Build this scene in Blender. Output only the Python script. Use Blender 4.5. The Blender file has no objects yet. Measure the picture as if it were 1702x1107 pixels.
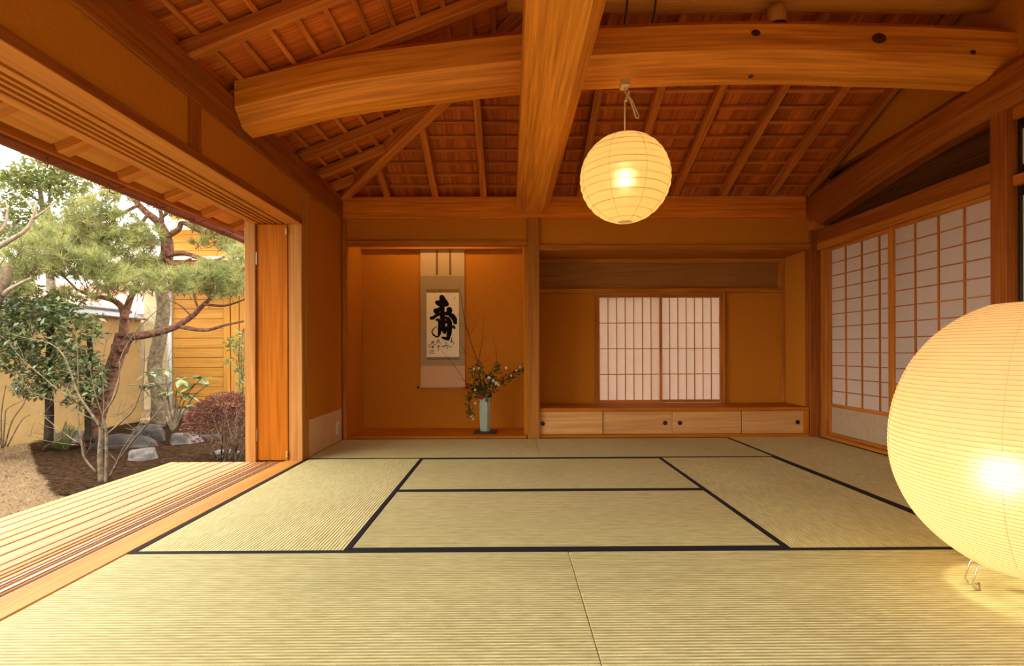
import bpy, bmesh, math, random
from mathutils import Vector, Matrix, noise

SC = bpy.context.scene
COL = SC.collection
R = random.Random(7)

# ------------------------------------------------------------------ camera, world, light, exposure
FPX, CX, CY, CAMH, YAW, ROLL = 847.75, 851.0, 583.9, 0.8653, 0.0051, -0.0038
cam_d = bpy.data.cameras.new('camera')
cam = bpy.data.objects.new('camera', cam_d); COL.objects.link(cam)
cam_d.sensor_width = 36.0; cam_d.sensor_fit = 'HORIZONTAL'
cam_d.lens = FPX / 1702 * 36.0
cam_d.shift_y = (CY - 553.5) / 1702
cam_d.clip_start = 0.02; cam_d.clip_end = 300
cam.matrix_world = (Matrix.Translation((0, 0, CAMH)) @ Matrix.Rotation(-YAW, 4, 'Z')
                    @ Matrix.Rotation(math.pi / 2, 4, 'X') @ Matrix.Rotation(ROLL, 4, 'Z'))
SC.camera = cam

world = bpy.data.worlds.new('overcast_sky'); SC.world = world; world.use_nodes = True
wn = world.node_tree.nodes['Background']
wn.inputs['Color'].default_value = (1.0, 0.965, 0.90, 1); wn.inputs['Strength'].default_value = 5.0
sun_d = bpy.data.lights.new('hazy_sun', 'SUN'); sun_d.energy = 2.0; sun_d.angle = math.radians(9)
sun_d.color = (1.0, 0.93, 0.80)
sun = bpy.data.objects.new('hazy_sun', sun_d); COL.objects.link(sun)
sun.rotation_euler = Vector((-0.10, 0.55, -0.95)).to_track_quat('-Z', 'Y').to_euler()

vs = SC.view_settings
vs.view_transform = 'Standard'; vs.look = 'None'; vs.gamma = 1.0; vs.use_curve_mapping = False
vs.exposure = 0.45
SC.cycles.use_denoising = True
SC.cycles.max_bounces = 14; SC.cycles.diffuse_bounces = 7; SC.cycles.transmission_bounces = 8
SC.cycles.transparent_max_bounces = 12; SC.cycles.sample_clamp_indirect = 8.0

# ------------------------------------------------------------------ pixel ray -> point in the place (used once, to survey the room)
def ray(u, v):
    a, b = u - CX, v - CY
    c, s = math.cos(ROLL), math.sin(ROLL)
    x, z = (c * a + s * b) / FPX, -(-s * a + c * b) / FPX
    c, s = math.cos(YAW), math.sin(YAW)
    return Vector((c * x + s, -s * x + c, z))
def at(u, v, X=None, Y=None, Z=None):
    d = ray(u, v)
    t = X / d.x if X is not None else Y / d.y if Y is not None else (Z - CAMH) / d.z
    return Vector((d.x * t, d.y * t, CAMH + d.z * t))

# ------------------------------------------------------------------ object helpers
WM = {}
def link(o, parent=None, M=None):
    COL.objects.link(o)
    M = M or Matrix.Identity(4)
    if parent is not None:
        o.parent = parent; o.matrix_parent_inverse = WM[parent.name].inverted()
    o.matrix_basis = M
    WM[o.name] = M
    return o
def tag(o, label=None, cat=None, group=None, kind=None):
    if label: o['label'] = label
    if cat: o['category'] = cat
    if group: o['group'] = group
    if kind: o['kind'] = kind
    return o
def thing(name, loc, label, cat=None, group=None, kind=None):
    o = bpy.data.objects.new(name, None); o.empty_display_size = 0.1
    link(o, None, Matrix.Translation(loc))
    return tag(o, label, cat, group, kind)

class MB:
    def __init__(s): s.v = []; s.f = []; s.sm = []
    def add(s, vs_, fs, smooth=False):
        b = len(s.v); s.v += [tuple(p) for p in vs_]
        for f in fs: s.f.append([b + i for i in f]); s.sm.append(smooth)
        return s
    def box(s, x0, x1, y0, y1, z0, z1, c=0.0):
        x0, x1 = min(x0, x1), max(x0, x1); y0, y1 = min(y0, y1), max(y0, y1); z0, z1 = min(z0, z1), max(z0, z1)
        c = min(c, (x1 - x0) * .3, (y1 - y0) * .3, (z1 - z0) * .3)
        if c <= 0:
            V = [(x, y, z) for x in (x0, x1) for y in (y0, y1) for z in (z0, z1)]
            return s.add(V, [(0, 1, 3, 2), (4, 6, 7, 5), (0, 4, 5, 1), (2, 3, 7, 6), (0, 2, 6, 4), (1, 5, 7, 3)])
        bm = bmesh.new(); bmesh.ops.create_cube(bm, size=1)
        for q in bm.verts:
            q.co = Vector(((x0 + x1) / 2 + q.co.x * (x1 - x0), (y0 + y1) / 2 + q.co.y * (y1 - y0), (z0 + z1) / 2 + q.co.z * (z1 - z0)))
        bmesh.ops.bevel(bm, geom=bm.edges[:], offset=c, segments=1, affect='EDGES', profile=0.5)
        bm.verts.index_update()
        s.add([q.co[:] for q in bm.verts], [[q.index for q in f.verts] for f in bm.faces]); bm.free()
        return s
    def tube(s, pts, rad, n=8, cap=True, smooth=True):
        pts = [Vector(p) for p in pts]; m = len(pts)
        if not hasattr(rad, '__len__'): rad = [rad] * m
        V = []; ref = None
        for i, p in enumerate(pts):
            t = (pts[min(i + 1, m - 1)] - pts[max(i - 1, 0)])
            if t.length < 1e-9: t = Vector((0, 0, 1))
            t.normalize()
            if ref is None: ref = t.orthogonal().normalized()
            a = (ref - t * ref.dot(t))
            a = a.normalized() if a.length > 1e-6 else t.orthogonal().normalized()
            ref = a; b = t.cross(a)
            for k in range(n):
                an = 2 * math.pi * k / n
                V.append(p + (a * math.cos(an) + b * math.sin(an)) * rad[i])
        F = [(i * n + k, i * n + (k + 1) % n, (i + 1) * n + (k + 1) % n, (i + 1) * n + k) for i in range(m - 1) for k in range(n)]
        if cap: F += [tuple(range(n))[::-1], tuple((m - 1) * n + k for k in range(n))]
        return s.add(V, F, smooth)
    def lathe(s, prof, c=(0, 0, 0), n=32, smooth=True, cap0=False, cap1=False, wob=None):
        V = []
        for (r, z) in prof:
            for k in range(n):
                an = 2 * math.pi * k / n
                rr = r if wob is None else r * wob(an, z)
                V.append((c[0] + rr * math.cos(an), c[1] + rr * math.sin(an), c[2] + z))
        m = len(prof)
        F = [(i * n + k, i * n + (k + 1) % n, (i + 1) * n + (k + 1) % n, (i + 1) * n + k) for i in range(m - 1) for k in range(n)]
        if cap0: F.append(tuple(range(n))[::-1])
        if cap1: F.append(tuple((m - 1) * n + k for k in range(n)))
        return s.add(V, F, smooth)
    def loft(s, rings, closed=True, cap=True, smooth=False):
        n = len(rings[0]); V = [p for r in rings for p in r]
        F = [(i * n + k, i * n + (k + 1) % n, (i + 1) * n + (k + 1) % n, (i + 1) * n + k)
             for i in range(len(rings) - 1) for k in range(n if closed else n - 1)]
        if cap: F += [tuple(range(n))[::-1], tuple((len(rings) - 1) * n + k for k in range(n))]
        return s.add(V, F, smooth)
    def mesh(s, name, mat, fix=True):
        me = bpy.data.meshes.new(name); me.from_pydata(s.v, [], s.f)
        me.polygons.foreach_set('use_smooth', s.sm)
        if mat: me.materials.append(mat)
        if fix:
            bm = bmesh.new(); bm.from_mesh(me); bmesh.ops.recalc_face_normals(bm, faces=bm.faces[:]); bm.to_mesh(me); bm.free()
        me.update(); return me
    def build(s, name, mat, parent=None, kind=None, label=None, fix=True):
        o = bpy.data.objects.new(name, s.mesh(name, mat, fix)); link(o, parent)
        if kind: o['kind'] = kind
        if label: o['label'] = label
        return o

CACHE = {}
def piece(name, size, loc, mat, parent=None, rot=None, c=0.003):
    """a chamfered board of this size centred at loc; alike boards share one mesh"""
    key = (name,) + tuple(round(q, 4) for q in size) + (mat.name, c)
    if key not in CACHE:
        a, b, d = (q / 2 for q in size)
        CACHE[key] = MB().box(-a, a, -b, b, -d, d, c).mesh(name, mat)
    o = bpy.data.objects.new(name, CACHE[key])
    return link(o, parent, Matrix.Translation(loc) @ (rot or Matrix.Identity(4)))
def bar(name, x0, x1, y0, y1, z0, z1, mat, parent=None, c=0.003):
    return piece(name, (abs(x1 - x0), abs(y1 - y0), abs(z1 - z0)), ((x0 + x1) / 2, (y0 + y1) / 2, (z0 + z1) / 2), mat, parent, None, c)

# ------------------------------------------------------------------ procedural materials
def newmat(name):
    m = bpy.data.materials.new(name); m.use_nodes = True
    nt = m.node_tree
    return m, nt, nt.nodes['Principled BSDF'], nt.nodes['Material Output']
def nd(nt, t, **kw):
    n = nt.nodes.new(t)
    for k, v in kw.items(): setattr(n, k, v)
    return n
def ramp(nt, fac, stops):
    r = nd(nt, 'ShaderNodeValToRGB'); e = r.color_ramp.elements
    while len(e) < len(stops): e.new(0.5)
    for q, (p, c) in zip(e, stops): q.position = p; q.color = (*c, 1)
    nt.links.new(fac, r.inputs[0]); return r.outputs[0]
def coords(nt, scale, rand=True, attr=False):
    tc = nd(nt, 'ShaderNodeTexCoord'); mp = nd(nt, 'ShaderNodeMapping')
    mp.inputs['Scale'].default_value = scale
    src = tc.outputs['Object']
    if attr:
        an = nd(nt, 'ShaderNodeAttribute', attribute_name='grain'); src = an.outputs['Vector']
    if rand:
        oi = nd(nt, 'ShaderNodeObjectInfo')
        ml = nd(nt, 'ShaderNodeVectorMath', operation='SCALE'); ml.inputs[0].default_value = (7.3, 3.1, 5.7)
        nt.links.new(oi.outputs['Random'], ml.inputs['Scale'])
        ad = nd(nt, 'ShaderNodeVectorMath', operation='ADD')
        nt.links.new(src, ad.inputs[0]); nt.links.new(ml.outputs[0], ad.inputs[1]); src = ad.outputs[0]
    nt.links.new(src, mp.inputs[0]); return mp.outputs[0]
WC = {}
def wood(name, axis, dark, light, rough=0.5, spec=0.3, vary=0.12, fine=1.0, bumpst=0.06, attr=False):
    key = name + axis + ('_grain' if attr else '')
    if key in WC: return WC[key]
    m, nt, bs, out = newmat(key)
    i = 'xyz'.index(axis)
    s1 = [9.0] * 3; s1[i] = 0.45
    s2 = [60.0 * fine] * 3; s2[i] = 2.0
    n1 = nd(nt, 'ShaderNodeTexNoise'); n1.inputs['Scale'].default_value = 1; n1.inputs['Detail'].default_value = 3; n1.inputs['Distortion'].default_value = 0.5
    nt.links.new(coords(nt, s1, True, attr), n1.inputs['Vector'])
    sn = nd(nt, 'ShaderNodeMath', operation='MULTIPLY'); sn.inputs[1].default_value = 26
    nt.links.new(n1.outputs['Fac'], sn.inputs[0])
    si = nd(nt, 'ShaderNodeMath', operation='SINE'); nt.links.new(sn.outputs[0], si.inputs[0])
    n2 = nd(nt, 'ShaderNodeTexNoise'); n2.inputs['Scale'].default_value = 1; n2.inputs['Detail'].default_value = 2
    nt.links.new(coords(nt, s2, True, attr), n2.inputs['Vector'])
    a = nd(nt, 'ShaderNodeMath', operation='MULTIPLY_ADD'); a.inputs[1].default_value = 0.09; 
    nt.links.new(si.outputs[0], a.inputs[0]); nt.links.new(n2.outputs['Fac'], a.inputs[2])
    b = nd(nt, 'ShaderNodeMath', operation='MULTIPLY_ADD'); b.inputs[1].default_value = 0.42
    nt.links.new(n1.outputs['Fac'], b.inputs[0]); nt.links.new(a.outputs[0], b.inputs[2])
    colr = ramp(nt, b.outputs[0], [(0.42, dark), (1.0, light)])
    oi = nd(nt, 'ShaderNodeObjectInfo'); hv = nd(nt, 'ShaderNodeHueSaturation')
    mr = nd(nt, 'ShaderNodeMapRange'); mr.inputs['To Min'].default_value = 1 - vary; mr.inputs['To Max'].default_value = 1 + vary
    nt.links.new(oi.outputs['Random'], mr.inputs['Value']); nt.links.new(mr.outputs[0], hv.inputs['Value'])
    nt.links.new(colr, hv.inputs['Color']); nt.links.new(hv.outputs[0], bs.inputs['Base Color'])
    bs.inputs['Roughness'].default_value = rough; bs.inputs['Specular IOR Level'].default_value = spec
    bp = nd(nt, 'ShaderNodeBump'); bp.inputs['Strength'].default_value = bumpst; bp.inputs['Distance'].default_value = 0.01
    nt.links.new(n2.outputs['Fac'], bp.inputs['Height']); nt.links.new(bp.outputs[0], bs.inputs['Normal'])
    WC[key] = m; return m
def plain(name, col, rough=0.6, spec=0.3, metal=0.0, var=0.0, scale=8.0, bump=0.0, col2=None, trans=0.0):
    m, nt, bs, out = newmat(name)
    bs.inputs['Roughness'].default_value = rough; bs.inputs['Specular IOR Level'].default_value = spec; bs.inputs['Metallic'].default_value = metal
    n = nd(nt, 'ShaderNodeTexNoise'); n.inputs['Scale'].default_value = scale; n.inputs['Detail'].default_value = 5
    nt.links.new(coords(nt, (1, 1, 1)), n.inputs['Vector'])
    c2 = col2 or tuple(q * (1 + var) for q in col); c1 = tuple(q * (1 - var) for q in col)
    cr = ramp(nt, n.outputs['Fac'], [(0.3, c1), (0.7, c2)]); nt.links.new(cr, bs.inputs['Base Color'])
    if bump:
        bp = nd(nt, 'ShaderNodeBump'); bp.inputs['Strength'].default_value = bump; bp.inputs['Distance'].default_value = 0.02
        nt.links.new(n.outputs['Fac'], bp.inputs['Height']); nt.links.new(bp.outputs[0], bs.inputs['Normal'])
    if trans:
        tr = nd(nt, 'ShaderNodeBsdfTranslucent'); nt.links.new(cr, tr.inputs['Color'])
        mx = nd(nt, 'ShaderNodeMixShader'); mx.inputs[0].default_value = trans
        nt.links.new(bs.outputs[0], mx.inputs[1]); nt.links.new(tr.outputs[0], mx.inputs[2]); nt.links.new(mx.outputs[0], out.inputs[0])
    return m
def paper(name, col, trans, see=0.0, scale=30.0):
    m, nt, bs, out = newmat(name)
    n = nd(nt, 'ShaderNodeTexNoise'); n.inputs['Scale'].default_value = scale; n.inputs['Detail'].default_value = 6
    nt.links.new(coords(nt, (1, 1, 1)), n.inputs['Vector'])
    cr = ramp(nt, n.outputs['Fac'], [(0.25, tuple(q * .93 for q in col)), (0.75, col)])
    df = nd(nt, 'ShaderNodeBsdfDiffuse'); tr = nd(nt, 'ShaderNodeBsdfTranslucent')
    nt.links.new(cr, df.inputs['Color']); nt.links.new(cr, tr.inputs['Color'])
    mx = nd(nt, 'ShaderNodeMixShader'); mx.inputs[0].default_value = trans
    nt.links.new(df.outputs[0], mx.inputs[1]); nt.links.new(tr.outputs[0], mx.inputs[2])
    last = mx.outputs[0]
    if see:
        tp = nd(nt, 'ShaderNodeBsdfRefraction'); tp.inputs['Color'].default_value = (1, .92, .75, 1); tp.inputs['IOR'].default_value = 1.2; tp.inputs['Roughness'].default_value = 0.75
        m2 = nd(nt, 'ShaderNodeMixShader'); m2.inputs[0].default_value = see
        nt.links.new(last, m2.inputs[1]); nt.links.new(tp.outputs[0], m2.inputs[2]); last = m2.outputs[0]
    nt.links.new(last, out.inputs[0]); return m
def emit(name, col, st):
    m, nt, bs, out = newmat(name)
    e = nd(nt, 'ShaderNodeEmission'); e.inputs['Color'].default_value = (*col, 1); e.inputs['Strength'].default_value = st
    nt.links.new(e.outputs[0], out.inputs[0]); return m
def tatami(name, axis):
    m, nt, bs, out = newmat(name)
    tc = nd(nt, 'ShaderNodeTexCoord'); sp = nd(nt, 'ShaderNodeSeparateXYZ'); nt.links.new(tc.outputs['Object'], sp.inputs[0])
    ac = sp.outputs['Y' if axis == 'x' else 'X']; al = sp.outputs['X' if axis == 'x' else 'Y']
    k = nd(nt, 'ShaderNodeMath', operation='MULTIPLY'); k.inputs[1].default_value = 2 * math.pi / 0.0152
    nt.links.new(ac, k.inputs[0])
    s = nd(nt, 'ShaderNodeMath', operation='SINE'); nt.links.new(k.outputs[0], s.inputs[0])
    n = nd(nt, 'ShaderNodeTexNoise'); n.inputs['Scale'].default_value = 1; n.inputs['Detail'].default_value = 3
    nt.links.new(coords(nt, (14, 90, 9) if axis == 'x' else (90, 14, 9)), n.inputs['Vector'])
    n2 = nd(nt, 'ShaderNodeTexNoise'); n2.inputs['Scale'].default_value = 2.2; n2.inputs['Detail'].default_value = 3
    nt.links.new(coords(nt, (1, 1, 1)), n2.inputs['Vector'])
    f = nd(nt, 'ShaderNodeMath', operation='MULTIPLY_ADD'); f.inputs[1].default_value = 0.17
    nt.links.new(s.outputs[0], f.inputs[0]); nt.links.new(n.outputs['Fac'], f.inputs[2])
    g = nd(nt, 'ShaderNodeMath', operation='MULTIPLY_ADD'); g.inputs[1].default_value = 0.3
    nt.links.new(n2.outputs['Fac'], g.inputs[0]); nt.links.new(f.outputs[0], g.inputs[2])
    sheen_gain = 1.0 if axis == 'x' else 1.1  # lengthwise mats lighter: their straw sheen is put into the colour
    cr = ramp(nt, g.outputs[0], [(0.42, (0.44 * sheen_gain, 0.395 * sheen_gain, 0.168 * sheen_gain)), (0.90, (0.66 * sheen_gain, 0.620 * sheen_gain, 0.310 * sheen_gain))])
    nt.links.new(cr, bs.inputs['Base Color'])
    bs.inputs['Roughness'].default_value = 0.55; bs.inputs['Specular IOR Level'].default_value = 0.15
    bp = nd(nt, 'ShaderNodeBump'); bp.inputs['Strength'].default_value = 0.9; bp.inputs['Distance'].default_value = 0.0012
    nt.links.new(s.outputs[0], bp.inputs['Height']); nt.links.new(bp.outputs[0], bs.inputs['Normal'])
    return m

def grain(o, fn):
    at_ = o.data.attributes.new('grain', 'FLOAT_VECTOR', 'POINT')
    at_.data.foreach_set('vector', [q for v_ in o.data.vertices for q in fn(v_.co)])
# colours of the woods: red cedar roof timber, sugi joinery, zelkova beams, hinoki deck
def cedar(ax): return wood('roof_cedar', ax, (0.32, 0.082, 0.009), (0.66, 0.200, 0.030), 0.55, 0.25)
def board(ax): return wood('roof_board', ax, (0.30, 0.060, 0.007), (0.62, 0.155, 0.024), 0.6, 0.2, vary=0.22)
def beamw(ax, attr=False): return wood('beam_timber', ax, (0.50, 0.150, 0.012), (0.90, 0.345, 0.042), 0.5, 0.25, vary=0.05, attr=attr)
def darkred(ax): return wood('cpost', ax, (0.22, 0.052, 0.006), (0.38, 0.105, 0.014), .5, .2, .02)
def postw(ax): return wood('post_wood', ax, (0.38, 0.150, 0.030), (0.56, 0.265, 0.070), 0.55, 0.15, vary=0.03)
def lintelw(ax): return wood('lintel_wood', ax, (0.42, 0.150, 0.018), (0.60, 0.250, 0.042), 0.5, 0.2, vary=0.04)
def sillw(ax): return wood('sill_wood', ax, (0.50, 0.215, 0.040), (0.68, 0.335, 0.075), 0.5, 0.2, vary=0.04)
def sugi(ax): return wood('joinery', ax, (0.33, 0.095, 0.009), (0.56, 0.195, 0.026), 0.5, 0.18, vary=0.06)
def hinoki(ax): return wood('deck_wood', ax, (0.49, 0.265, 0.110), (0.66, 0.395, 0.185), 0.55, 0.2, vary=0.07)
def pale(ax): return wood('pale_panel', ax, (0.50, 0.235, 0.070), (0.70, 0.375, 0.130), 0.5, 0.3, vary=0.03)
def doorw(ax): return wood('door_board', ax, (0.36, 0.095, 0.004), (0.54, 0.165, 0.010), 0.6, 0.08, vary=0.03)
PLASTER = plain('earth_plaster', (0.52, 0.185, 0.014), 0.9, 0.1, var=0.07, scale=60, bump=0.08)
HERI = plain('black_border_cloth', (0.014, 0.013, 0.016), 0.8, 0.2)
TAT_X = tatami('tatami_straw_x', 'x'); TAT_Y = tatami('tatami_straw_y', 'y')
SHOJI = paper('shoji_paper', (0.74, 0.62, 0.52), 0.42)
METAL = plain('rail_metal', (0.62, 0.62, 0.66), 0.3, 0.5, metal=1.0)
COPPER = plain('copper', (0.24, 0.075, 0.025), 0.5, 0.4, metal=0.4, var=0.15)
BLACK = plain('black_lacquer', (0.010, 0.009, 0.009), 0.35, 0.4)
WHITEPL = plain('white_plastic', (0.75, 0.70, 0.62), 0.4, 0.4)

# ------------------------------------------------------------------ room frame (metres; mat width 0.95)
W = 0.95; XL = -1.649; Y0 = 2.227; XR = XL + 5 * W; YB = Y0 + 3 * W; YF = -0.55
ZK = 2.40; PA, PB = 0.39, 0.42          # eave beam top; pitches of the left and the back roof slope
YE = 5.06                               # face of the back beam
HIP = PB / PA
YRG = 3.22                              # purlin log
ZRG = ZK + PB * (YE - YRG); XRG = XL + (YE - YRG) * HIP

# ================================================================== floor and mats
tag(MB().box(XL - .05, XR + .3, YF, 5.75, -0.16, -0.061).build('floor', plain('subfloor', (0.3, 0.2, 0.1))), 'wooden subfloor carrying the straw mats', None, None, 'structure')
def mat_(gx, gy, lx, label):
    x0, y0 = XL + gx * W, Y0 + gy * W
    x1, y1 = x0 + (2 * W if lx else W), y0 + (W if lx else 2 * W)
    t = thing('tatami_mat', ((x0 + x1) / 2, (y0 + y1) / 2, -0.06), label, 'mat', 'straw mats on the floor')
    g = .0012
    if lx: a, b, c_, d = x0 + g, x1 - g, y0 + .028, y1 - .028
    else: a, b, c_, d = x0 + .028, x1 - .028, y0 + g, y1 - g
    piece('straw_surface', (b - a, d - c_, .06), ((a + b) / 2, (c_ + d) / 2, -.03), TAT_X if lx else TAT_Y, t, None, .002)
    for s in (0, 1):
        if lx: bar('border', x0 + g, x1 - g, (y0 if s == 0 else y1 - .028), (y0 + .028 if s == 0 else y1), -.06, .0015, HERI, t, .001)
        else: bar('border', (x0 if s == 0 else x1 - .028), (x0 + .028 if s == 0 else x1), y0 + g, y1 - g, -.06, .0015, HERI, t, .001)
    return t
mat_(0, -1, True, 'straw mat at the front, left of the thin seam, beside the wooden sill')
mat_(2, -1, True, 'straw mat at the front, right of the thin seam, towards the floor lantern')
mat_(0, 0, False, 'brightly lit straw mat running lengthwise beside the open veranda')
mat_(1, 0, True, 'nearer of the two crosswise straw mats framed in black in the middle')
mat_(1, 1, True, 'farther of the two crosswise straw mats framed in black in the middle')
mat_(3, 0, False, 'lengthwise straw mat in the middle left of the paper floor lantern')
mat_(0, 2, True, 'straw mat along the tokonoma alcove under the hanging scroll')
mat_(2, 2, True, 'straw mat along the low cabinet at the back')
mat_(4, 1, False, 'lengthwise straw mat along the right shoji screens')
mat_(4, -1, False, 'straw mat under the big paper floor lantern')
mat_(0, -2, True, 'straw mat just in front of the camera at the left'); mat_(2, -2, True, 'straw mat just in front of the camera at the right')
mat_(0, -3, True, 'straw mat behind the viewpoint at the left'); mat_(2, -3, True, 'straw mat behind the viewpoint at the right')
mat_(4, -3, False, 'straw mat behind the floor lantern, at the far right front')

# ================================================================== sill, rails, veranda deck
def bars(root, name, edges, y0, y1, z0, z1, mat, gap=.003):
    for a, b in edges: bar(name, a + gap / 2, b - gap / 2, y0, y1, z0, z1, mat, root, .002)
sill = thing('trim_1', (-1.85, 1.2, -.06), 'orange wooden sliding-door sill with grooves beside the mats', None, None, 'structure')
bar('sill_board', -1.783, XL - .001, YF, 4.068, -.06, .004, sillw('y'), sill)
bar('groove_bed', -2.080, -1.784, YF, 4.04, -.06, -.012, hinoki('y'), sill)
bars(sill, 'groove_ridge', [(-1.808, -1.786), (-1.867, -1.820), (-1.910, -1.876), (-1.946, -1.920), (-1.976, -1.956), (-2.014, -1.986), (-2.076, -2.024)], YF, 4.03, -.012, .001, hinoki('y'))
for x in (-1.838, -1.893): bar('metal_rail', x - .005, x + .005, YF, 4.03, .001, .006, METAL, sill, .001)
deck = thing('veranda_deck', (-2.35, 1.2, -.1), 'pale wooden veranda deck of long narrow boards facing the garden', 'deck')
ed = [-2.681, -2.612, -2.526, -2.438, -2.360, -2.276, -2.178, -2.081]
for a, b in zip(ed, ed[1:]): bar('plank', a + .005, b - .005, YF - .6, 4.04, -.04, 0.0, hinoki('y'), deck, .003)
for y in (-1.2, 0.2, 1.6, 3.0, 3.9): bar('joist', -2.63, -2.07, y - .04, y + .04, -.13, -.041, sugi('x'), deck)
bar('fascia', -2.66, -2.62, YF - .6, 3.98, -.2, -.041, hinoki('y'), deck)
for y in (-1.0, 1.4, 3.85): bar('deck_post', -2.62, -2.53, y - .045, y + .045, -.5, -.131, sugi('z'), deck)

# ================================================================== left wall: posts, lintel, plaster, door leaf
def post(name, x0, x1, y0, y1, z0, z1, mat, label, cat='post', c=.004):
    o = MB().box(x0, x1, y0, y1, z0, z1, c).build(name, mat); return tag(o, label, cat)
post('post', -1.760, -1.6505, 4.07, 4.20, -.06, 2.19, postw('z'), 'bright square wooden post at the right of the orange door leaf')
post('post', -2.090, -2.007, 4.04, 4.12, -.06, 1.93, postw('z'), 'slim outer wooden post between the garden and the orange door leaf')
dl = thing('door_1', (-1.88, 4.06, 0), 'tall orange wooden door leaf with brass hinges between two posts', None, None, 'structure')
bar('panel', -2.004, -1.761, 4.062, 4.097, .006, 1.883, doorw('z'), dl)
for z in (.16, 1.56):
    h = bar('hinge', -2.009, -2.001, 4.050, 4.063, z, z + .1, METAL, dl, .001)
for z in (.03, 1.80): bar('brass_catch', -1.776, -1.762, 4.052, 4.063, z, z + .05, plain('brass', (.7, .5, .2), .3, .5, metal=1), dl, .001)
kam = thing('trim_2', (-1.85, 1.2, 1.86), 'grooved wooden lintel along the top of the garden opening', None, None, 'structure')
bar('lintel_board', -2.045, -1.650, YF, 4.069, 1.912, 1.928, cedar('y'), kam)
bar('lintel_face', -1.650, -1.645, YF, 4.069, 1.8845, 1.927, darkred('y'), kam, .001)  # inner face gets little light; that shade is put into the dark wood
bar('lintel_edge', -1.776, -1.650, YF, 4.069, 1.884, 1.9115, lintelw('y'), kam)
gx = [-1.798, -1.834, -1.858, -1.876, -1.900, -1.917, -1.941, -1.963, -1.987, -2.045]
for i in range(0, 10, 2): bar('groove_ridge', gx[i + 1], gx[i], YF, 4.06, 1.884, 1.9115, lintelw('y'), kam, .002)
wl = thing('wall_left', (XL, 2, 0), 'brown earth-plastered left wall with wooden studs', None, None, 'structure')
MB().box(-1.745, -1.662, 4.22, 5.66, -.06, 2.19).build('plaster', PLASTER, wl)
MB().box(-1.745, -1.662, YF, 4.07, 1.928, 2.19).build('plaster', PLASTER, wl)
MB().box(-1.663, -1.657, 4.221, 5.04, .0, .305).build('paper_dado', plain('dado_paper', (0.68, 0.46, 0.26), .9, .1, var=.04), wl, label='pale paper dado at the foot of the plaster')
bar('stud', -1.70, -1.648, 2.652, 2.748, 1.928, 2.19, darkred('z'), wl)
bar('stud', -1.70, -1.648, .75, .84, 1.928, 2.19, darkred('z'), wl)
bar('cornice_strip', -1.72, -1.652, YF, 4.0, 1.928, 1.934, darkred('y'), wl)
bar('eave_filler', -1.735, -1.70, YF, 5.2, ZK, ZK + .12, board('y'), wl)
MB().box(-2.075, -1.775, 4.125, 4.25, -.5, 1.93).build('outer_wall', PLASTER, wl)
MB().box(-1.82, -1.775, 4.25, 6, -.5, 2.4).build('outer_wall', PLASTER, wl)
o = MB().box(-1.657, -1.648, 4.88, 4.95, .075, .195, .003)
tag(o.build('wall_outlet', WHITEPL), 'white wall outlet plate on the paper dado by the tokonoma', 'outlet')
ol = bpy.data.objects['wall_outlet']
for z in (.085, .125): bar('socket', -1.6485, -1.6465, 4.90, 4.93, z + .02, z + .042, plain('socket_grey', (.5, .46, .4)), ol, .0005)

# ================================================================== beams
tag(MB().box(-1.76, -1.645, YF, 5.2, 2.19, ZK, .006).build('eave_beam', wood('dark_beam', 'y', (0.22, 0.055, 0.006), (0.42, 0.120, 0.016), .5, .3, .03)), 'reddish straight eave beam running above the garden opening', 'beam')
tag(MB().box(-1.645, 2.955, 5.05, 5.2, 2.188, ZK, .006).build('wall_beam', wood('back_beam', 'x', (0.50, 0.130, 0.009), (0.80, 0.255, 0.025), .55, .15, .03)), 'straight horizontal beam across the top of the back wall', 'beam')
sec = [(.173, 2.214), (.328, 2.216), (.406, 2.315), (.406, 2.55), (.33, 2.66), (.17, 2.66), (.074, 2.55), (.074, 2.312)]
cb = MB().loft([[(x, y, z) for x, z in sec] for y in (YF, 1.0, 3.0, 5.048)]).build('centre_beam', beamw('y'))
tag(cb, 'massive chamfered central beam running from the back wall towards the camera', 'beam')
def spline(tab, x):
    for (a, p), (b, q) in zip(tab, tab[1:]):
        if x <= b or b == tab[-1][0]:
            i = tab.index((a, p)); p0 = tab[max(i - 1, 0)]; p3 = tab[min(i + 2, len(tab) - 1)]
            t = (x - a) / (b - a)
            m1 = (q - p0[1]) / max(b - p0[0], 1e-6) * (b - a); m2 = (p3[1] - p) / max(p3[0] - a, 1e-6) * (b - a)
            return (2*t**3 - 3*t*t + 1) * p + (t**3 - 2*t*t + t) * m1 + (-2*t**3 + 3*t*t) * q + (t**3 - t*t) * m2
AR = [(-1.76, 2.312), (-1.645, 2.333), (-1.041, 2.472), (-.406, 2.560), (.065, 2.610), (.441, 2.639), (1.43, 2.675), (2.352, 2.658), (2.931, 2.631), (3.2, 2.61)]
asec = [(3.06, 0), (3.151, -.092), (3.279, -.098), (3.375, 0), (3.375, .15), (3.32, .205), (3.11, .205), (3.06, .155)]
rings = []
for i in range(51):
    x = -1.64 + 4.76 * i / 50; z = spline(AR, x)
    rings.append([(x, y + .004 * noise.noise(Vector((x * 2, y * 9, 0))), z + dz) for y, dz in asec])
ab = MB().loft(rings).build('arched_beam', beamw('x', True)); grain(ab, lambda c: (c.x, c.y, c.z - spline(AR, c.x)))
tag(ab, 'big arched tie beam spanning the room, the hanging lantern below it', 'beam')
KN = plain('knot_wood', (0.07, 0.022, 0.008), .5, .3, var=.4, scale=60)
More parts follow.
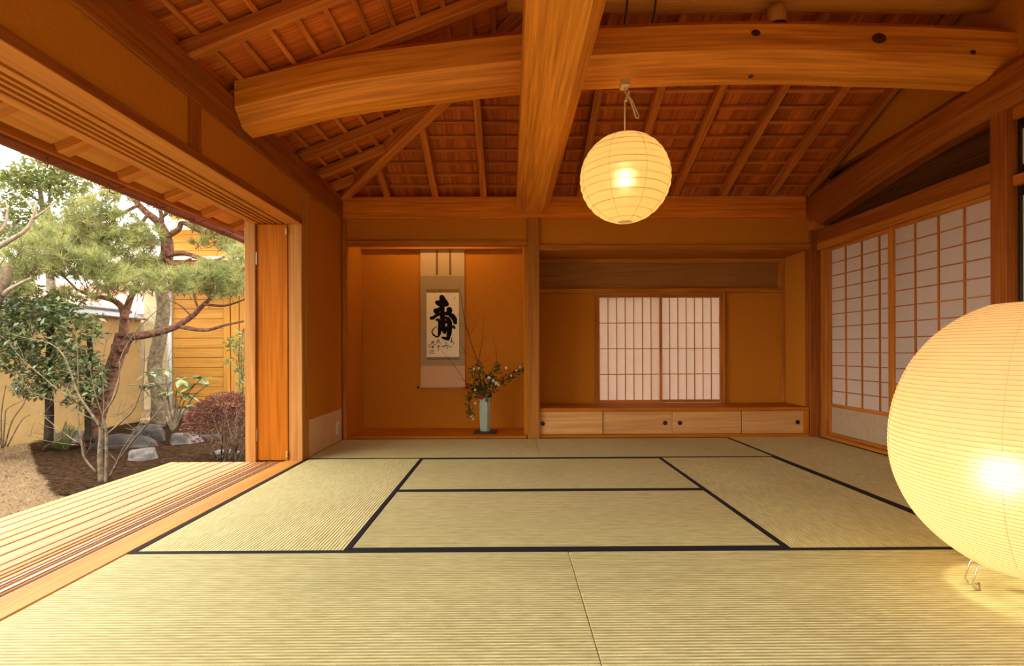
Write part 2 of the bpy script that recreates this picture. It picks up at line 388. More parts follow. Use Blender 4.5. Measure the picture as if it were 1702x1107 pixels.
for (u, v, r) in ((1256, 55, 7), (1461, 64, 11), (1617, 87, 5), (1248, 127, 4)):
    p = at(u, v, Y=3.06 if v < 100 else 3.11)
    k = MB(); rr = r * 3.0 / FPX
    k.lathe([(0.0001, .004), (rr * .7, .004), (rr, 0)], n=14)
    o = k.build('knot', KN, ab)
    o.matrix_basis = Matrix.Translation((p.x, 3.058 if v < 100 else 3.112, p.z)) @ Matrix.Rotation(math.pi / 2 + (0 if v < 100 else .84), 4, 'X') @ Matrix.Diagonal((1.15, .8, 1, 1))
BT = [(0.0, 2.47), (1.0, 2.46), (2.0, 2.42), (3.23, 2.328), (3.935, 2.270), (4.965, 2.102), (5.06, 2.085)]
TT = [(0.0, 2.58), (1.0, 2.60), (2.0, 2.59), (2.93, 2.552), (3.82, 2.498), (4.90, 2.388), (5.06, 2.37)]
rings = []
for i in range(31):
    y = 0.0 + 5.06 * i / 30; b, t = spline(BT, y), spline(TT, y)
    rings.append([(3.05, y, b), (2.967, y, b + .085), (2.962, y, t - .01), (2.99, y, t + .035), (3.16, y, t + .035), (3.2, y, t), (3.2, y, b + .05), (3.15, y, b)])
rbm = MB().loft(rings).build('rising_beam', wood('dark_beam', 'y', (0.20, 0.048, 0.004), (0.38, 0.105, 0.011), .5, .2, .03, attr=True)); grain(rbm, lambda c: (c.x, c.y, c.z - spline(BT, c.y)))
tag(rbm, 'heavy beam rising along the top of the right wall above the shoji screens', 'beam')
lg = thing('purlin_log', (1.5, YRG, 2.96), 'smooth round yellow log above the arched beam, cut off by the frame top', 'log')
MB().tube([(-.005 + 3.07 * i / 12, YRG, 3.112 + .006 * math.sin(i)) for i in range(13)], .095, 20).build('log', wood('peeled_log', 'x', (0.50, 0.19, 0.030), (0.68, 0.29, 0.058), .45, .2, .02), lg)
for x in (.735, .91):
    MB().tube([(x, 3.14, 3.13), (x, 3.115, 3.06), (x - .005, 3.14, 2.97), (x - .01, 3.17, 2.92), (x - .012, 3.18, 2.84)], .006, 6).build('hanging_wire', plain('dark_wire%d' % (x * 100), (.05, .045, .04)), lg)
st = MB().lathe([(.060, 2.86), (.062, 2.90), (.056, 2.945), (.044, 2.975), (.026, 2.993), (.001, 3.0)], (1.645, 3.125, 0), 20)
tag(st.build('roof_strut', wood('strut', 'z', (0.40, 0.17, 0.05), (0.6, 0.28, 0.09), .5, .3)), 'short egg-topped wooden strut standing on the arched beam', 'strut')
# hip rafter
def slanted(name, p, q, wd, hh, mat, parent, c=.004):
    p, q = Vector(p), Vector(q); d = q - p
    rot = d.to_track_quat('X', 'Z').to_matrix().to_4x4()
    return piece(name, (d.length, wd, hh), (p + q) / 2, mat, parent, rot, c)

# ================================================================== roof: rafters, battens, boards
ceil = thing('ceiling', (0, 3, 2.4), 'sloping open timber roof with rafters, battens and cedar boards', None, None, 'structure')
RH = .075
slanted('hip_rafter', (XL - .02, YE + .02 / HIP, ZK + .015), (XRG, YRG, ZRG + .015 - .0), .095, .13, cedar('x'), ceil)
def zl(x): return ZK + PA * (x - XL)
def zb(y): return ZK + PB * (YE - y)
ll = math.hypot(1, PA); lb = math.hypot(1, PB)
off = RH / 2
for k in range(-8, 5):                                      # rafters of the overhanging eaves
    y = 3.0 + .464 * k
    slanted('eave_rafter', (-2.62, y, zl(-2.62) + off), (-1.745, y, zl(-1.745) + off), .085, RH, lintelw('x'), ceil)
for y in (-.25, .24, .72, 1.2, 1.69, 2.17, 2.657, 3.14, 3.62, 4.104, 4.5, 4.85):   # left slope rafters inside
    xe = XRG if y < YRG + .1 else XL + (YE - y) * HIP
    slanted('rafter', (-1.74, y, zl(-1.74) + off), (xe - .04, y, zl(xe - .04) + off), .066, RH, cedar('x'), ceil)
for k in range(-3, 6):                                      # back slope rafters
    x = .225 + .4765 * k
    ye = max(YRG, YE - (x - XL) / HIP) + .04
    slanted('rafter', (x, 5.35, zb(5.35) + RH / 2), (x, ye, zb(ye) + RH / 2), .062, RH, cedar('x'), ceil)
slanted('verge_rafter', (2.995, 5.30, zb(5.30) + RH / 2), (2.995, YRG, zb(YRG) + RH / 2), .05, RH, cedar('x'), ceil)
for k in range(14):                                         # back slope battens
    y = 5.03 - .1435 * k
    if y < YRG: break
    xa = XL + (YE - y) * HIP
    piece('batten', (2.99 - xa, .03, .024), ((2.99 + xa) / 2, y, zb(y) + RH + .012), cedar('x'), ceil, Matrix.Rotation(-math.atan(PB), 4, 'X'), .002)
k = 0
while True:                                                 # left slope battens
    x = -2.50 + .15 * k; k += 1
    if x > XRG - .02: break
    yb_ = YE - max(0, (x - XL)) / HIP if x > XL else 5.6
    piece('batten', (.03, yb_ - YF, .024), (x, (yb_ + YF) / 2, zl(x) + RH + .012), cedar('y'), ceil, Matrix.Rotation(-math.atan(PA), 4, 'Y'), .002)
def slab(pts, th, name, mat, parent, rot=None):
    n = len(pts); b = MB()
    if rot is not None:
        M = Matrix.Translation(pts[0]) @ rot; Mi = M.inverted()
        P = [Mi @ Vector(p) for p in pts]
        b.add([tuple(p) for p in P] + [(p.x, p.y, p.z + th) for p in P], [tuple(range(n)), tuple(range(n, 2 * n))[::-1]] + [(i, (i + 1) % n, n + (i + 1) % n, n + i) for i in range(n)])
        return link(bpy.data.objects.new(name, b.mesh(name, mat)), parent, M)
    b = MB(); b.add([(p[0], p[1], p[2]) for p in pts] + [(p[0], p[1], p[2] + th) for p in pts],
        [tuple(range(n)), tuple(range(n, 2 * n))[::-1]] + [(i, (i + 1) % n, n + (i + 1) % n, n + i) for i in range(n)])
    return b.build(name, mat, parent)
DZ = RH + .026
x = XL - .1
while x < 3.0:                                              # back slope boards run up the slope
    wd = R.choice((.10, .13, .16, .20)); x1 = min(x + wd, 3.02)
    ya = lambda q: max(YRG, YE - max(0, q - XL) / HIP)
    j = R.uniform(0, .004)
    slab([(x + .001, 5.5, zb(5.5) + DZ + j), (x1 - .001, 5.5, zb(5.5) + DZ + j), (x1 - .001, ya(x1), zb(ya(x1)) + DZ + j), (x + .001, ya(x), zb(ya(x)) + DZ + j)], .012, 'roof_board', board('y'), ceil, Matrix.Rotation(-math.atan(PB), 4, 'X'))
    x = x1
y = YF
while y < 5.05:                                             # left slope boards
    wd = R.choice((.12, .15, .18, .22)); y1 = min(y + wd, 5.06)
    xa = lambda q: XRG if q < YRG else XL + (YE - q) * HIP
    j = R.uniform(0, .004)
    slab([(-2.68, y + .001, zl(-2.68) + DZ + j), (xa(y), y + .001, zl(xa(y)) + DZ + j), (xa(y1), y1 - .001, zl(xa(y1)) + DZ + j), (-2.68, y1 - .001, zl(-2.68) + DZ + j)], .012, 'roof_board', board('x'), ceil, Matrix.Rotation(-math.atan(PA), 4, 'Y'))
    y = y1
slab([(-2.72, YF - .3, zl(-2.72) + DZ + .02), (XRG, YF - .3, zl(XRG) + DZ + .02), (XRG, YRG, zl(XRG) + DZ + .02), (XL, YE, ZK + DZ + .02), (-2.72, YE + 1.07 / HIP, zl(-2.72) + DZ + .02)], .05, 'roof_cover', PLASTER, ceil)
slab([(-2.72, YE + 1.07 / HIP, zb(YE + 1.07 / HIP) + DZ + .02), (3.6, YE + .6, zb(YE + .6) + DZ + .02), (3.6, YRG, ZRG + DZ + .02), (XRG, YRG, ZRG + DZ + .02), (XL, YE, ZK + DZ + .02)], .05, 'roof_cover', PLASTER, ceil)
MB().box(XRG - .02, 3.6, YF - .2, YRG + .04, ZRG + .10, ZRG + .15).build('flat_ceiling', board('x'), ceil)
# eaves: broad edge boards, copper gutter
for i in range(-8, 6):
    y = 3.0 + .464 * i
    slanted('eave_board', (-2.40, y + .231, zl(-2.40) + RH - .012), (-2.64, y + .231, zl(-2.64) + RH - .012), .374, .02, sillw('y'), ceil)
bar('eave_fascia', -2.70, -2.665, YF, 5.6, zl(-2.68) + .035, zl(-2.68) + .11, sugi('y'), ceil)
gt = thing('rain_gutter', (-2.72, 2, 1.95), 'round copper rain gutter with hooks along the eaves', 'gutter')
ga = []
for i in range(9): an = math.pi + math.pi * i / 8; ga.append((math.cos(an) * .045, math.sin(an) * .045))
ga += [(math.cos(a) * .041, math.sin(a) * .041) for a in [2 * math.pi - math.pi * i / 8 for i in range(9)]]
MB().loft([[(-2.736 + p[0], yy, 2.036 + p[1]) for p in ga] for yy in (YF, 6.2)], smooth=False).build('channel', COPPER, gt)
for i in range(-1, 6):
    y = 3.0 + .462 * i
    MB().tube([(-2.66, y + .1, 2.02), (-2.675, y + .03, 1.985), (-2.70, y, 1.975), (-2.76, y, 1.985), (-2.79, y, 2.03), (-2.775, y, 2.05)], .004, 6).build('hook', COPPER, gt)
    MB().tube([(-2.70, y, 2.03), (-2.70, y, 1.95), (-2.68, y + .02, 1.945)], .0035, 6).build('hook', COPPER, gt)

# ================================================================== back wall with tokonoma (left) and window alcove (right)
YT = 5.64; YA = 5.57
wb = thing('wall_back', (0.7, YB, 0), 'brown earth-plastered back wall with two alcoves', None, None, 'structure')
MB().box(-1.75, .16, YT, YT + .06, -.06, 2.45).build('plaster', PLASTER, wb, label='back of the tokonoma')
MB().box(-1.70, -1.622, 5.12, YT, -.06, 2.45).build('plaster', PLASTER, wb)
MB().box(.15, .22, 5.18, YT, -.06, 2.45).build('plaster', PLASTER, wb)
MB().box(-1.64, .18, 5.10, 5.14, 1.94, 2.188).build('plaster', PLASTER, wb)
MB().box(.27, 3.05, 5.10, 5.14, 1.88, 2.188).build('plaster', PLASTER, wb)
MB().box(-1.7, .2, 5.2, YT, 2.45, 2.5).build('alcove_ceiling', sugi('x'), wb)
MB().box(.2, 3.2, 5.13, YA + .05, 1.872, 1.9).build('alcove_ceiling', sugi('x'), wb)
# plaster of the window alcove with the window hole
wx0, wx1, wz0, wz1 = at(991, 580, Y=YA).x, at(1201.5, 580, Y=YA).x, .297, at(1096, 489, Y=YA).z
MB().box(.2, wx0, YA, YA + .05, -.06, 1.9).build('plaster', PLASTER, wb)
MB().box(wx1, 3.05, YA, YA + .05, -.06, 1.9).build('plaster', PLASTER, wb)
MB().box(wx0, wx1, YA, YA + .05, wz1, 1.9).build('plaster', PLASTER, wb)
MB().box(wx0, wx1, YA, YA + .05, -.06, wz0).build('plaster', PLASTER, wb)
MB().box(3.002, 3.08, 5.165, YA, -.06, 1.9).build('plaster', PLASTER, wb)
bar('alcove_floor_board', -1.64, .17, 5.078, YT, -.06, .022, doorw('x'), wb, .004)
bar('corner_strip', -1.65, -1.620, YT - .028, YT - .001, .022, 2.3, sugi('z'), wb)
bar('corner_strip', -1.655, -1.618, 5.06, 5.115, -.0, 2.188, sugi('z'), wb)
bar('corner_strip', 2.965, 3.002, YA - .04, YA - .001, .30, 1.872, sugi('z'), wb)
lt = thing('trim_3', (-.7, 5.1, 1.93), 'wooden lintel across the top of the tokonoma', None, None, 'structure')
bar('lintel', -1.618, .18, 5.075, 5.15, 1.921, 1.973, sugi('x'), lt)
bar('lower_strip', -1.64, .13, YT - .06, YT - .002, 1.985, 2.01, sugi('x'), lt)
lt = thing('trim_4', (1.6, 5.1, 1.9), 'wooden lintel across the window alcove', None, None, 'structure')
bar('lintel', .302, 3.004, 5.066, 5.13, 1.870, 1.922, sugi('x'), lt)
lt = thing('trim_5', (1.6, YA, 1.7), 'broad horizontal wooden panel above the small shoji window', None, None, 'structure')
bar('upper_strip', .2, 2.965, YA - .04, YA - .001, 1.822, 1.869, sugi('x'), lt)
bar('panel_board', .2, 2.935, YA - .014, YA - .001, 1.544, 1.822, wood('dull_panel', 'x', (0.24, 0.085, 0.016), (0.34, 0.138, 0.032), .5, .3, .02), lt)
bar('end_strip', 2.935, 2.965, YA - .035, YA - .001, 1.544, 1.822, sugi('z'), lt)
bar('lower_strip', .2, 2.965, YA - .045, YA - .001, 1.496, 1.543, sugi('x'), lt)
post('alcove_pillar', .183, .302, 5.056, 5.17, -.06, 2.188, wood('pillar', 'z', (0.31, 0.105, 0.014), (0.47, 0.180, 0.030), .55, .12, .02), 'chestnut-coloured alcove pillar between tokonoma and window alcove', 'pillar', .008)
MB().box(3.0, 3.25, 5.0, 5.25, 2.06, 2.6).build('plaster', PLASTER, wb)
post('corner_post', 3.004, 3.108, 5.079, 5.17, -.06, 2.13, wood('cpost', 'z', (0.22, 0.052, 0.006), (0.38, 0.105, 0.014), .5, .3, .02), 'dark reddish corner post where back and right walls meet')

# low cabinet
cab = thing('low_cabinet', (1.62, 5.3, 0), 'long low built-in cabinet under the window with four sliding doors', 'cabinet')
bar('top_board', .303, 2.999, 5.082, YA - .045, .260, .296, doorw('x'), cab, .004)
bar('plinth', .303, 3.0, 5.081, 5.2, -.06, .030, doorw('x'), cab, .003)
bar('end_post', 2.946, 2.996, 5.086, 5.164, .031, .259, doorw('z'), cab, .003)
bar('body', .31, 2.94, 5.16, YA - .05, .031, .258, pale('x'), cab, .003)
dx = [at(u, 700, Y=5.1).x for u in (897, 1002, 1118, 1233.5, 1337)]
for i in range(4):
    yy = 5.100 if i in (0, 3) else 5.115
    a, b = dx[i], dx[i + 1]
    if i in (1, 2): a, b = a - .0, b
    d = bar('sliding_door', a + .002, b - .002, yy, yy + .014, .032, .258, pale('x'), cab, .002)
    u, v = ((902, 704), (1105.5, 703), (1130, 703), (1325.7, 701.5))[i]
    p = at(u, v, Y=yy)
    f = MB().lathe([(.0001, .006), (.019, .006), (.022, .003), (.022, 0)], n=18).build('finger_pull', BLACK, d)
    f.matrix_basis = Matrix.Translation((max(p.x, .322), yy - .0005, p.z)) @ Matrix.Rotation(math.pi / 2, 4, 'X')

# ================================================================== shoji screens
def shoji(loc, ax, a0, a1, z0, z1, plane, depth, cols, rows, label, dado=None, st_w=.032, rail=.03, colpos=None, bw=.010, hw=.008, lo_w=None):
    """ax 'x': screen spans X at Y=plane; ax 'y': spans Y at X=plane. The lattice faces the room, the paper is behind it."""
    lo_w = lo_w or st_w
    t = thing('shoji_screen', loc, label, 'shoji screen')
    def b(name, p0, p1, q0, q1, f0, f1, mat, c=.002):
        if ax == 'x': return bar(name, p0, p1, plane + f0, plane + f1, q0, q1, mat, t, c)
        return bar(name, plane + f0, plane + f1, p0, p1, q0, q1, mat, t, c)
    hz = sugi('x' if ax == 'x' else 'y'); vt = sugi('z')
    b('stile', a0, a0 + lo_w, z0, z1, 0, depth, vt); b('stile', a1 - st_w, a1, z0, z1, 0, depth, vt)
    b('rail', a0 + lo_w, a1 - st_w, z1 - rail, z1, .001, depth, hz); b('rail', a0 + lo_w, a1 - st_w, z0, z0 + rail, .001, depth, hz)
    zb0 = z0 + rail
    if dado:
        b('rail', a0 + lo_w, a1 - st_w, dado, dado + .03, .001, depth, hz)
        b('dado_panel', a0 + lo_w, a1 - st_w, zb0, dado, depth * .35, depth * .6, plain('sprinkled_paper', (0.50, 0.37, 0.22), .8, .2, var=.06, scale=25, col2=(0.42, 0.30, 0.17)))
        zb0 = dado + .03
    aa, bb, zt = a0 + lo_w, a1 - st_w, z1 - rail
    for i in range(1, cols):
        q = aa + (bb - aa) * i / cols; b('lattice_bar', q - bw / 2, q + bw / 2, zb0, zt, .003, depth * .55, vt, .001)
    for i in range(1, rows):
        q = zb0 + (zt - zb0) * i / rows; b('lattice_bar', aa, bb, q - hw / 2, q + hw / 2, .005, depth * .55, hz, .001)
    b('paper', aa - .004, bb + .004, zb0 - .004, zt + .004, depth * .56, depth * .56 + .001, SHOJI, 0)
    return t
wmid = at(1097.5, 580, Y=YA).x
shoji((wx0, YA, wz0), 'x', wx0 + .006, wmid + .012, wz0 + .003, wz1 - .006, YA - .03, .028, 7, 4, 'left screen of the small bright shoji window over the cabinet', st_w=.026, rail=.03, bw=.007, hw=.008)
shoji((wx1, YA, wz0), 'x', wmid - .012, wx1 - .006, wz0 + .003, wz1 - .006, YA + .002, .028, 7, 4, 'right screen of the small bright shoji window over the cabinet', st_w=.026, rail=.03, bw=.007, hw=.008)
wf = thing('window_1', (wmid, YA, wz0), 'wooden frame around the small shoji window', None, None, 'structure')
bar('jamb', wx0 - .012, wx0 + .005, YA - .04, YA + .06, wz0, wz1, sugi('z'), wf); bar('jamb', wx1 - .005, wx1 + .012, YA - .04, YA + .06, wz0, wz1, sugi('z'), wf)
bar('head', wx0 - .012, wx1 + .012, YA - .04, YA + .06, wz1 - .005, wz1 + .012, sugi('x'), wf)
XS = 3.085
shoji((XS, 4.5, 0), 'y', 4.045, 4.988, .035, 1.862, XS + .04, .03, 4, 12, 'far shoji screen on the right wall beside the corner post', dado=.315, st_w=.038)
shoji((XS, 3.7, 0), 'y', 3.218, 4.145, .035, 1.862, XS + .004, .03, 4, 12, 'near shoji screen on the right wall, partly hidden by the floor lantern', dado=.315, st_w=.06, lo_w=.026)

# ================================================================== right wall
wr = thing('wall_right', (XR, 3, 0), 'right wall of posts, rails and dark boards over the shoji screens', None, None, 'structure')
bar('jamb', XS + .024, XS + .09, 4.99, 5.2, -.06, 2.06, sugi('z'), wr)
bar('sill', XS + .017, XS + .10, 3.217, 4.989, -.06, .033, sugi('y'), wr)
bar('lintel', XS - .012, XS + .10, 3.217, 5.078, 1.863, 1.928, sugi('y'), wr)
bar('face_rail', XS - .008, XS + .09, 3.217, 5.078, 1.929, 2.06, darkred('y'), wr)
for k in range(5): bar('dark_board', XS + .075, XS + .09, 3.2, 5.1, 2.061 + .12 * k, 2.178 + .12 * k, wood('recess_shade_board', 'y', (0.055, 0.018, 0.004), (0.11, 0.038, 0.008), .7, .1), wr)  # shade of the deeper recess beyond is put into the board colour
MB().box(XS - .01, XS + .06, 0, 5.5, 2.58, 3.45).build('plaster', PLASTER, wr)
MB().box(XS + .02, XS + .10, YF, 2.2, -.06, 2.7).build('plaster', PLASTER, wr)
MB().box(XS + .02, XS + .10, YF, 0, 2.5, 3.4).build('plaster', PLASTER, wr)
bar('transom', XS - .0, XS + .09, 2.2, 3.108, 1.863, 1.928, sugi('y'), wr)
bar('top_rail', XS + .0, XS + .09, 2.2, 3.108, 2.27, 2.40, sugi('y'), wr)
post('post', 3.046, 3.155, 3.109, 3.216, -.06, 2.38, darkred('z'), 'square post at the right behind the big floor lantern')
wd2 = thing('window_2', (3.15, 2.7, 0), 'black-framed glass door and fanlight at the far right edge', None, None, 'structure')
GL = plain('dim_glass', (.62, .55, .36), .12, .5)
for z0, z1 in ((.0, 1.862), (1.929, 2.269)):
    for a, b_ in ((3.09, 3.107), (2.2, 2.27)): bar('frame', XS + .03, XS + .07, a, b_, z0, z1, BLACK, wd2)
    bar('frame', XS + .03, XS + .07, 2.27, 3.09, z0, z0 + .06, BLACK, wd2); bar('frame', XS + .03, XS + .07, 2.27, 3.09, z1 - .06, z1, BLACK, wd2)
    bar('pane', XS + .045, XS + .052, 2.27, 3.09, z0 + .06, z1 - .06, GL, wd2, .0)
# behind the viewpoint: wide opening added to let in daylight
wfz = thing('wall_front', (0.7, YF, 0), 'plaster wall behind the viewpoint', None, None, 'structure')
MB().box(-1.75, 3.3, YF - .1, YF, 1.9, 3.4).build('plaster', PLASTER, wfz)
MB().box(2.9, 3.3, YF - .1, YF, -.06, 1.9).build('plaster', PLASTER, wfz)
for x in (-1.7, 2.9): bar('post', x - .05, x + .05, YF - .1, YF, -.06, 1.9, sugi('z'), wfz)
# unseen corridor outside the right screens, closed in to dim their backlight
cr_ = thing('wall_unseen_corridor', (4.2, 4, 0), 'plaster wall of the unseen passage put in to dim the right screens', None, None, 'structure')
MB().box(4.3, 4.4, 2.0, 6.2, -.3, 2.4).build('plaster', plain('outer_plaster', (.5, .42, .3)), cr_)
MB().box(3.2, 4.6, 1.5, 6.2, 2.45, 2.5).build('plaster', PLASTER, cr_)
MB().box(3.2, 4.6, 1.5, 6.2, -.35, -.3).build('plaster', plain('passage_floor', (.4, .34, .26)), cr_)
MB().box(3.2, 4.4, 1.4, 1.5, -.3, 2.45).build('plaster', PLASTER, cr_)

# ================================================================== hanging paper lantern
HX, HY, HZ, HR = .730, 3.20, 1.948, .277
LPAPER = paper('lantern_paper', (0.88, 0.67, 0.32), 0.72, see=0.07, scale=9)
RIB = plain('bamboo_rib', (0.42, 0.20, 0.05), .6, .2)
BULB = emit('bulb_glow', (1.0, 0.76, 0.40), 38.0)
hl = thing('pendant_lantern', (HX, HY, HZ), 'round paper pendant lantern glowing yellow below the arched beam', 'lantern')
ribz = [-.93, -.80, -.64, -.47, -.29, -.13, .02, .17, .33, .48, .62, .76, .88, .965]
prof = []
zz = [-.985] + ribz + [.99]
for a, b in zip(zz, zz[1:]):
    for j in range(6):
        s = a + (b - a) * j / 6
        t_ = j / 6
        prof.append((HR * math.sqrt(max(0, 1 - s * s)) + .007 * (4 * t_ * (1 - t_)) - .003, HR * s))
prof.append((HR * math.sqrt(1 - .99 ** 2), HR * .99))
MB().lathe(prof, (HX, HY, HZ), 64).build('paper_shade', LPAPER, hl)
for i, s in enumerate(ribz):
    r = HR * math.sqrt(1 - s * s) - .003
    tx, ty = R.uniform(-.035, .035), R.uniform(-.035, .035)
    P = [(HX + r * math.cos(a), HY + r * math.sin(a), HZ + HR * s + r * (tx * math.cos(a) + ty * math.sin(a)) * .6) for a in [2 * math.pi * k / 48 for k in range(49)]]
    MB().tube(P, .0014, 4, cap=False).build('rib', RIB, hl)
for k in range(8):
    an = 2 * math.pi * (k + .3) / 8
    P = [(HX + (HR + .004) * math.sin(t_) * math.cos(an), HY + (HR + .004) * math.sin(t_) * math.sin(an), HZ + (HR + .003) * math.cos(t_)) for t_ in [.12 + (math.pi - .28) * j / 20 for j in range(21)]]
    MB().tube(P, .0008, 4, cap=False).build('seam', RIB, hl)
MB().lathe([(.0001, -.045), (.022, -.040), (.040, -.02), (.045, 0), (.040, .02), (.022, .040), (.0001, .045)], (HX, HY, HZ), 16).build('bulb', BULB, hl)
MB().tube([(HX, HY, HZ + .046), (HX, HY, HZ + .13)], .014, 12).build('socket', WHITEPL, hl)
CORD = plain('white_cord', (.75, .62, .42), .6, .2)
ctop = spline(AR, HX) - .092
MB().box(HX - .027, HX + .027, HY - .035, HY + .035, ctop - .045, ctop + .012, .006).build('ceiling_block', plain('beige_plastic', (.62, .45, .26), .5, .3), hl)
MB().tube([(HX, HY, ctop - .045), (HX + .004, HY, ctop - .07), (HX + .018, HY, ctop - .105), (HX, HY, ctop - .13), (HX, HY, HZ + .13)], .0045, 8).build('cord', CORD, hl)
MB().tube([(HX + .018, HY - .01, ctop - .095), (HX + .04, HY - .01, ctop - .12), (HX + .075, HY - .01, ctop - .20), (HX + .088, HY - .01, ctop - .228), (HX + .082, HY - .01, ctop - .240), (HX + .068, HY - .01, ctop - .235), (HX + .055, HY - .01, ctop - .19), (HX + .03, HY - .01, ctop - .12), (HX + .018, HY - .01, ctop - .10)], .0045, 8).build('cord_loop', CORD, hl)
o = MB().box(-.009, .009, -.008, .008, -.034, .034, .004).build('cord_adjuster', plain('adjuster', (.62, .50, .33), .5, .3), hl)
o.matrix_basis = Matrix.Translation((HX + .016, HY - .008, ctop - .10)) @ Matrix.Rotation(.35, 4, 'Y')

# ================================================================== big floor lantern
FX, FY, FZ, FA, FC1, FC2 = 1.87, 1.77, .51, .445, .54, .45
FPAPER = paper('floor_lantern_paper', (0.93, 0.73, 0.42), 0.72, see=0.055, scale=14)
fl = thing('floor_lantern', (FX, FY, 0), 'big egg-shaped ribbed paper lantern glowing on the floor at the right', 'lantern')
NR = 74; prof = []; ribpts = []
def frad(t_): return FA * max(0, math.sin(t_)) ** .92
def fz(t_): return (FC1 if t_ < math.pi / 2 else FC2) * math.cos(t_)
t0, t1 = .30, math.pi - .48
for i in range(NR):
    for j in range(3):
        t_ = t0 + (t1 - t0) * (i + j / 3) / NR
        prof.append((frad(t_) + (.0016 if j else -.0008), fz(t_)))
    t_ = t0 + (t1 - t0) * i / NR; ribpts.append((frad(t_), fz(t_)))
MB().lathe(prof, (FX, FY, FZ), 72).build('paper_shade', FPAPER, fl)
rb = MB()
for r, z in ribpts:
    rb.tube([(FX + r * math.cos(a), FY + r * math.sin(a), FZ + z) for a in [2 * math.pi * k / 60 for k in range(61)]], .0011, 4, cap=False)
rb.build('ribs', plain('fine_rib', (0.62, 0.36, 0.14), .6, .2), fl, kind='stuff')
for k in range(6):
    an = math.pi + .55 + 2 * math.pi * k / 6
    MB().tube([(FX + (r + .002) * math.cos(an), FY + (r + .002) * math.sin(an), FZ + z) for r, z in ribpts[::3]], .0007, 4, cap=False).build('seam', plain('pale_seam%d' % k, (.7, .48, .24), .6, .2), fl)
BX, BY, BZ = 1.80, 1.83, .42
MB().lathe([(.0001, .052), (.026, .045), (.045, .026), (.052, 0), (.045, -.026), (.026, -.045), (.0001, -.052)], (BX, BY, BZ), 16).build('bulb', emit('floor_bulb_glow', (1.0, .80, .48), 62), fl)
MB().tube([(BX, BY, BZ - .1), (BX, BY, .12), (FX, FY, .10)], .015, 10).build('stem', METAL, fl)
WIRE = plain('steel_wire', (.75, .68, .6), .25, .5, metal=1)
for k in range(4):
    an = math.radians(158 + 90 * k); ca, sa = math.cos(an), math.sin(an)
    q = lambda r, s, z: (FX + r * ca - s * sa, FY + r * sa + s * ca, z)
    MB().tube([q(.12, -.02, .15), q(.2, -.028, .085), q(.215, -.03, .02), q(.205, -.028, .004), q(.19, -.022, .004), q(.185, 0, .02), q(.19, .022, .004), q(.205, .028, .004), q(.215, .03, .02), q(.2, .028, .085), q(.12, .02, .15)], .0032, 8).build('wire_foot', WIRE, fl)
MB().tube([(FX + .13 * math.cos(a), FY + .13 * math.sin(a), .145) for a in [2 * math.pi * k / 40 for k in range(41)]], .004, 6, cap=False).build('wire_ring', WIRE, fl)
# small lamp tucked behind the tokonoma lintel
al = bpy.data.lights.new('alcove_lamp_light', 'AREA'); al.shape = 'RECTANGLE'; al.size = 1.2; al.size_y = .05; al.energy = 4.0; al.color = (1.0, .64, .27)
ao = bpy.data.objects.new('alcove_lamp_light', al)
link(ao, None, Matrix.Translation((-.75, 5.22, 2.30)) @ Vector((0, -.55, 1)).to_track_quat('Z', 'Y').to_matrix().to_4x4())

# ================================================================== hanging scroll
YS = YT - .018
sc_ = thing('hanging_scroll', at(735, 645, Y=YS), 'hanging scroll with bold black calligraphy in the tokonoma', 'scroll')
def flat(name, u0, v0, u1, v1, yoff, mat, th=.0012, parent=sc_):
    p, q = at(u0, v0, Y=YS), at(u1, v1, Y=YS)
    return MB().box(p.x, q.x, YS - yoff - th, YS - yoff, min(p.z, q.z), max(p.z, q.z)).build(name, mat, parent)
SCR_A = plain('scroll_cream', (0.60, 0.42, 0.22), .8, .1, var=.03, scale=40)
flat('upper_silk', 698.5, 396, 772, 459, 0, SCR_A)
flat('middle_silk', 698.5, 459, 772.5, 608, 0, plain('scroll_grey', (0.42, 0.29, 0.165), .8, .1, var=.04, scale=60))
flat('lower_silk', 699, 608, 773, 644, 0, plain('scroll_tan', (0.68, 0.42, 0.235), .8, .1, var=.03, scale=40))
GOLD = plain('gold_brocade', (0.40, 0.25, 0.06), .5, .4, col2=(0.10, 0.06, 0.02), scale=120)
flat('brocade_strip', 709, 481, 763.5, 486.5, .0015, GOLD); flat('brocade_strip', 710, 593.5, 764, 598, .0015, GOLD)
flat('writing_paper', 709, 486.5, 763, 593.5, .0015, plain('scroll_paper', (0.95, 0.84, 0.64), .85, .1, var=.03, scale=30))
for u in (724.5, 746.5): flat('hanging_ribbon', u, 396, u + 3.6, 457, .004, plain('ribbon%d' % u, (0.22, 0.13, 0.05), .8, .1))
p, q = at(697, 643.5, Y=YS), at(774.5, 643.5, Y=YS)
MB().tube([(p.x, YS - .010, p.z), (q.x, YS - .010, q.z)], .011, 12).build('roller', SCR_A, sc_)
for pp, dx_ in ((p, -.022), (q, .022)): MB().tube([(pp.x, YS - .010, pp.z), (pp.x + dx_, YS - .010, pp.z)], .013, 12).build('roller_knob', BLACK, sc_)
INK = plain('ink', (.006, .005, .005), .7, .1)
def zq(x, y): return at(700 + x * 80 / 738, 480 + y * 120 / 1107, Y=YS)
def poly(mb, pts, off):
    mb.add([(q.x, YS - off, q.z) for q in (zq(*p) for p in pts)], [tuple(range(len(pts)))])
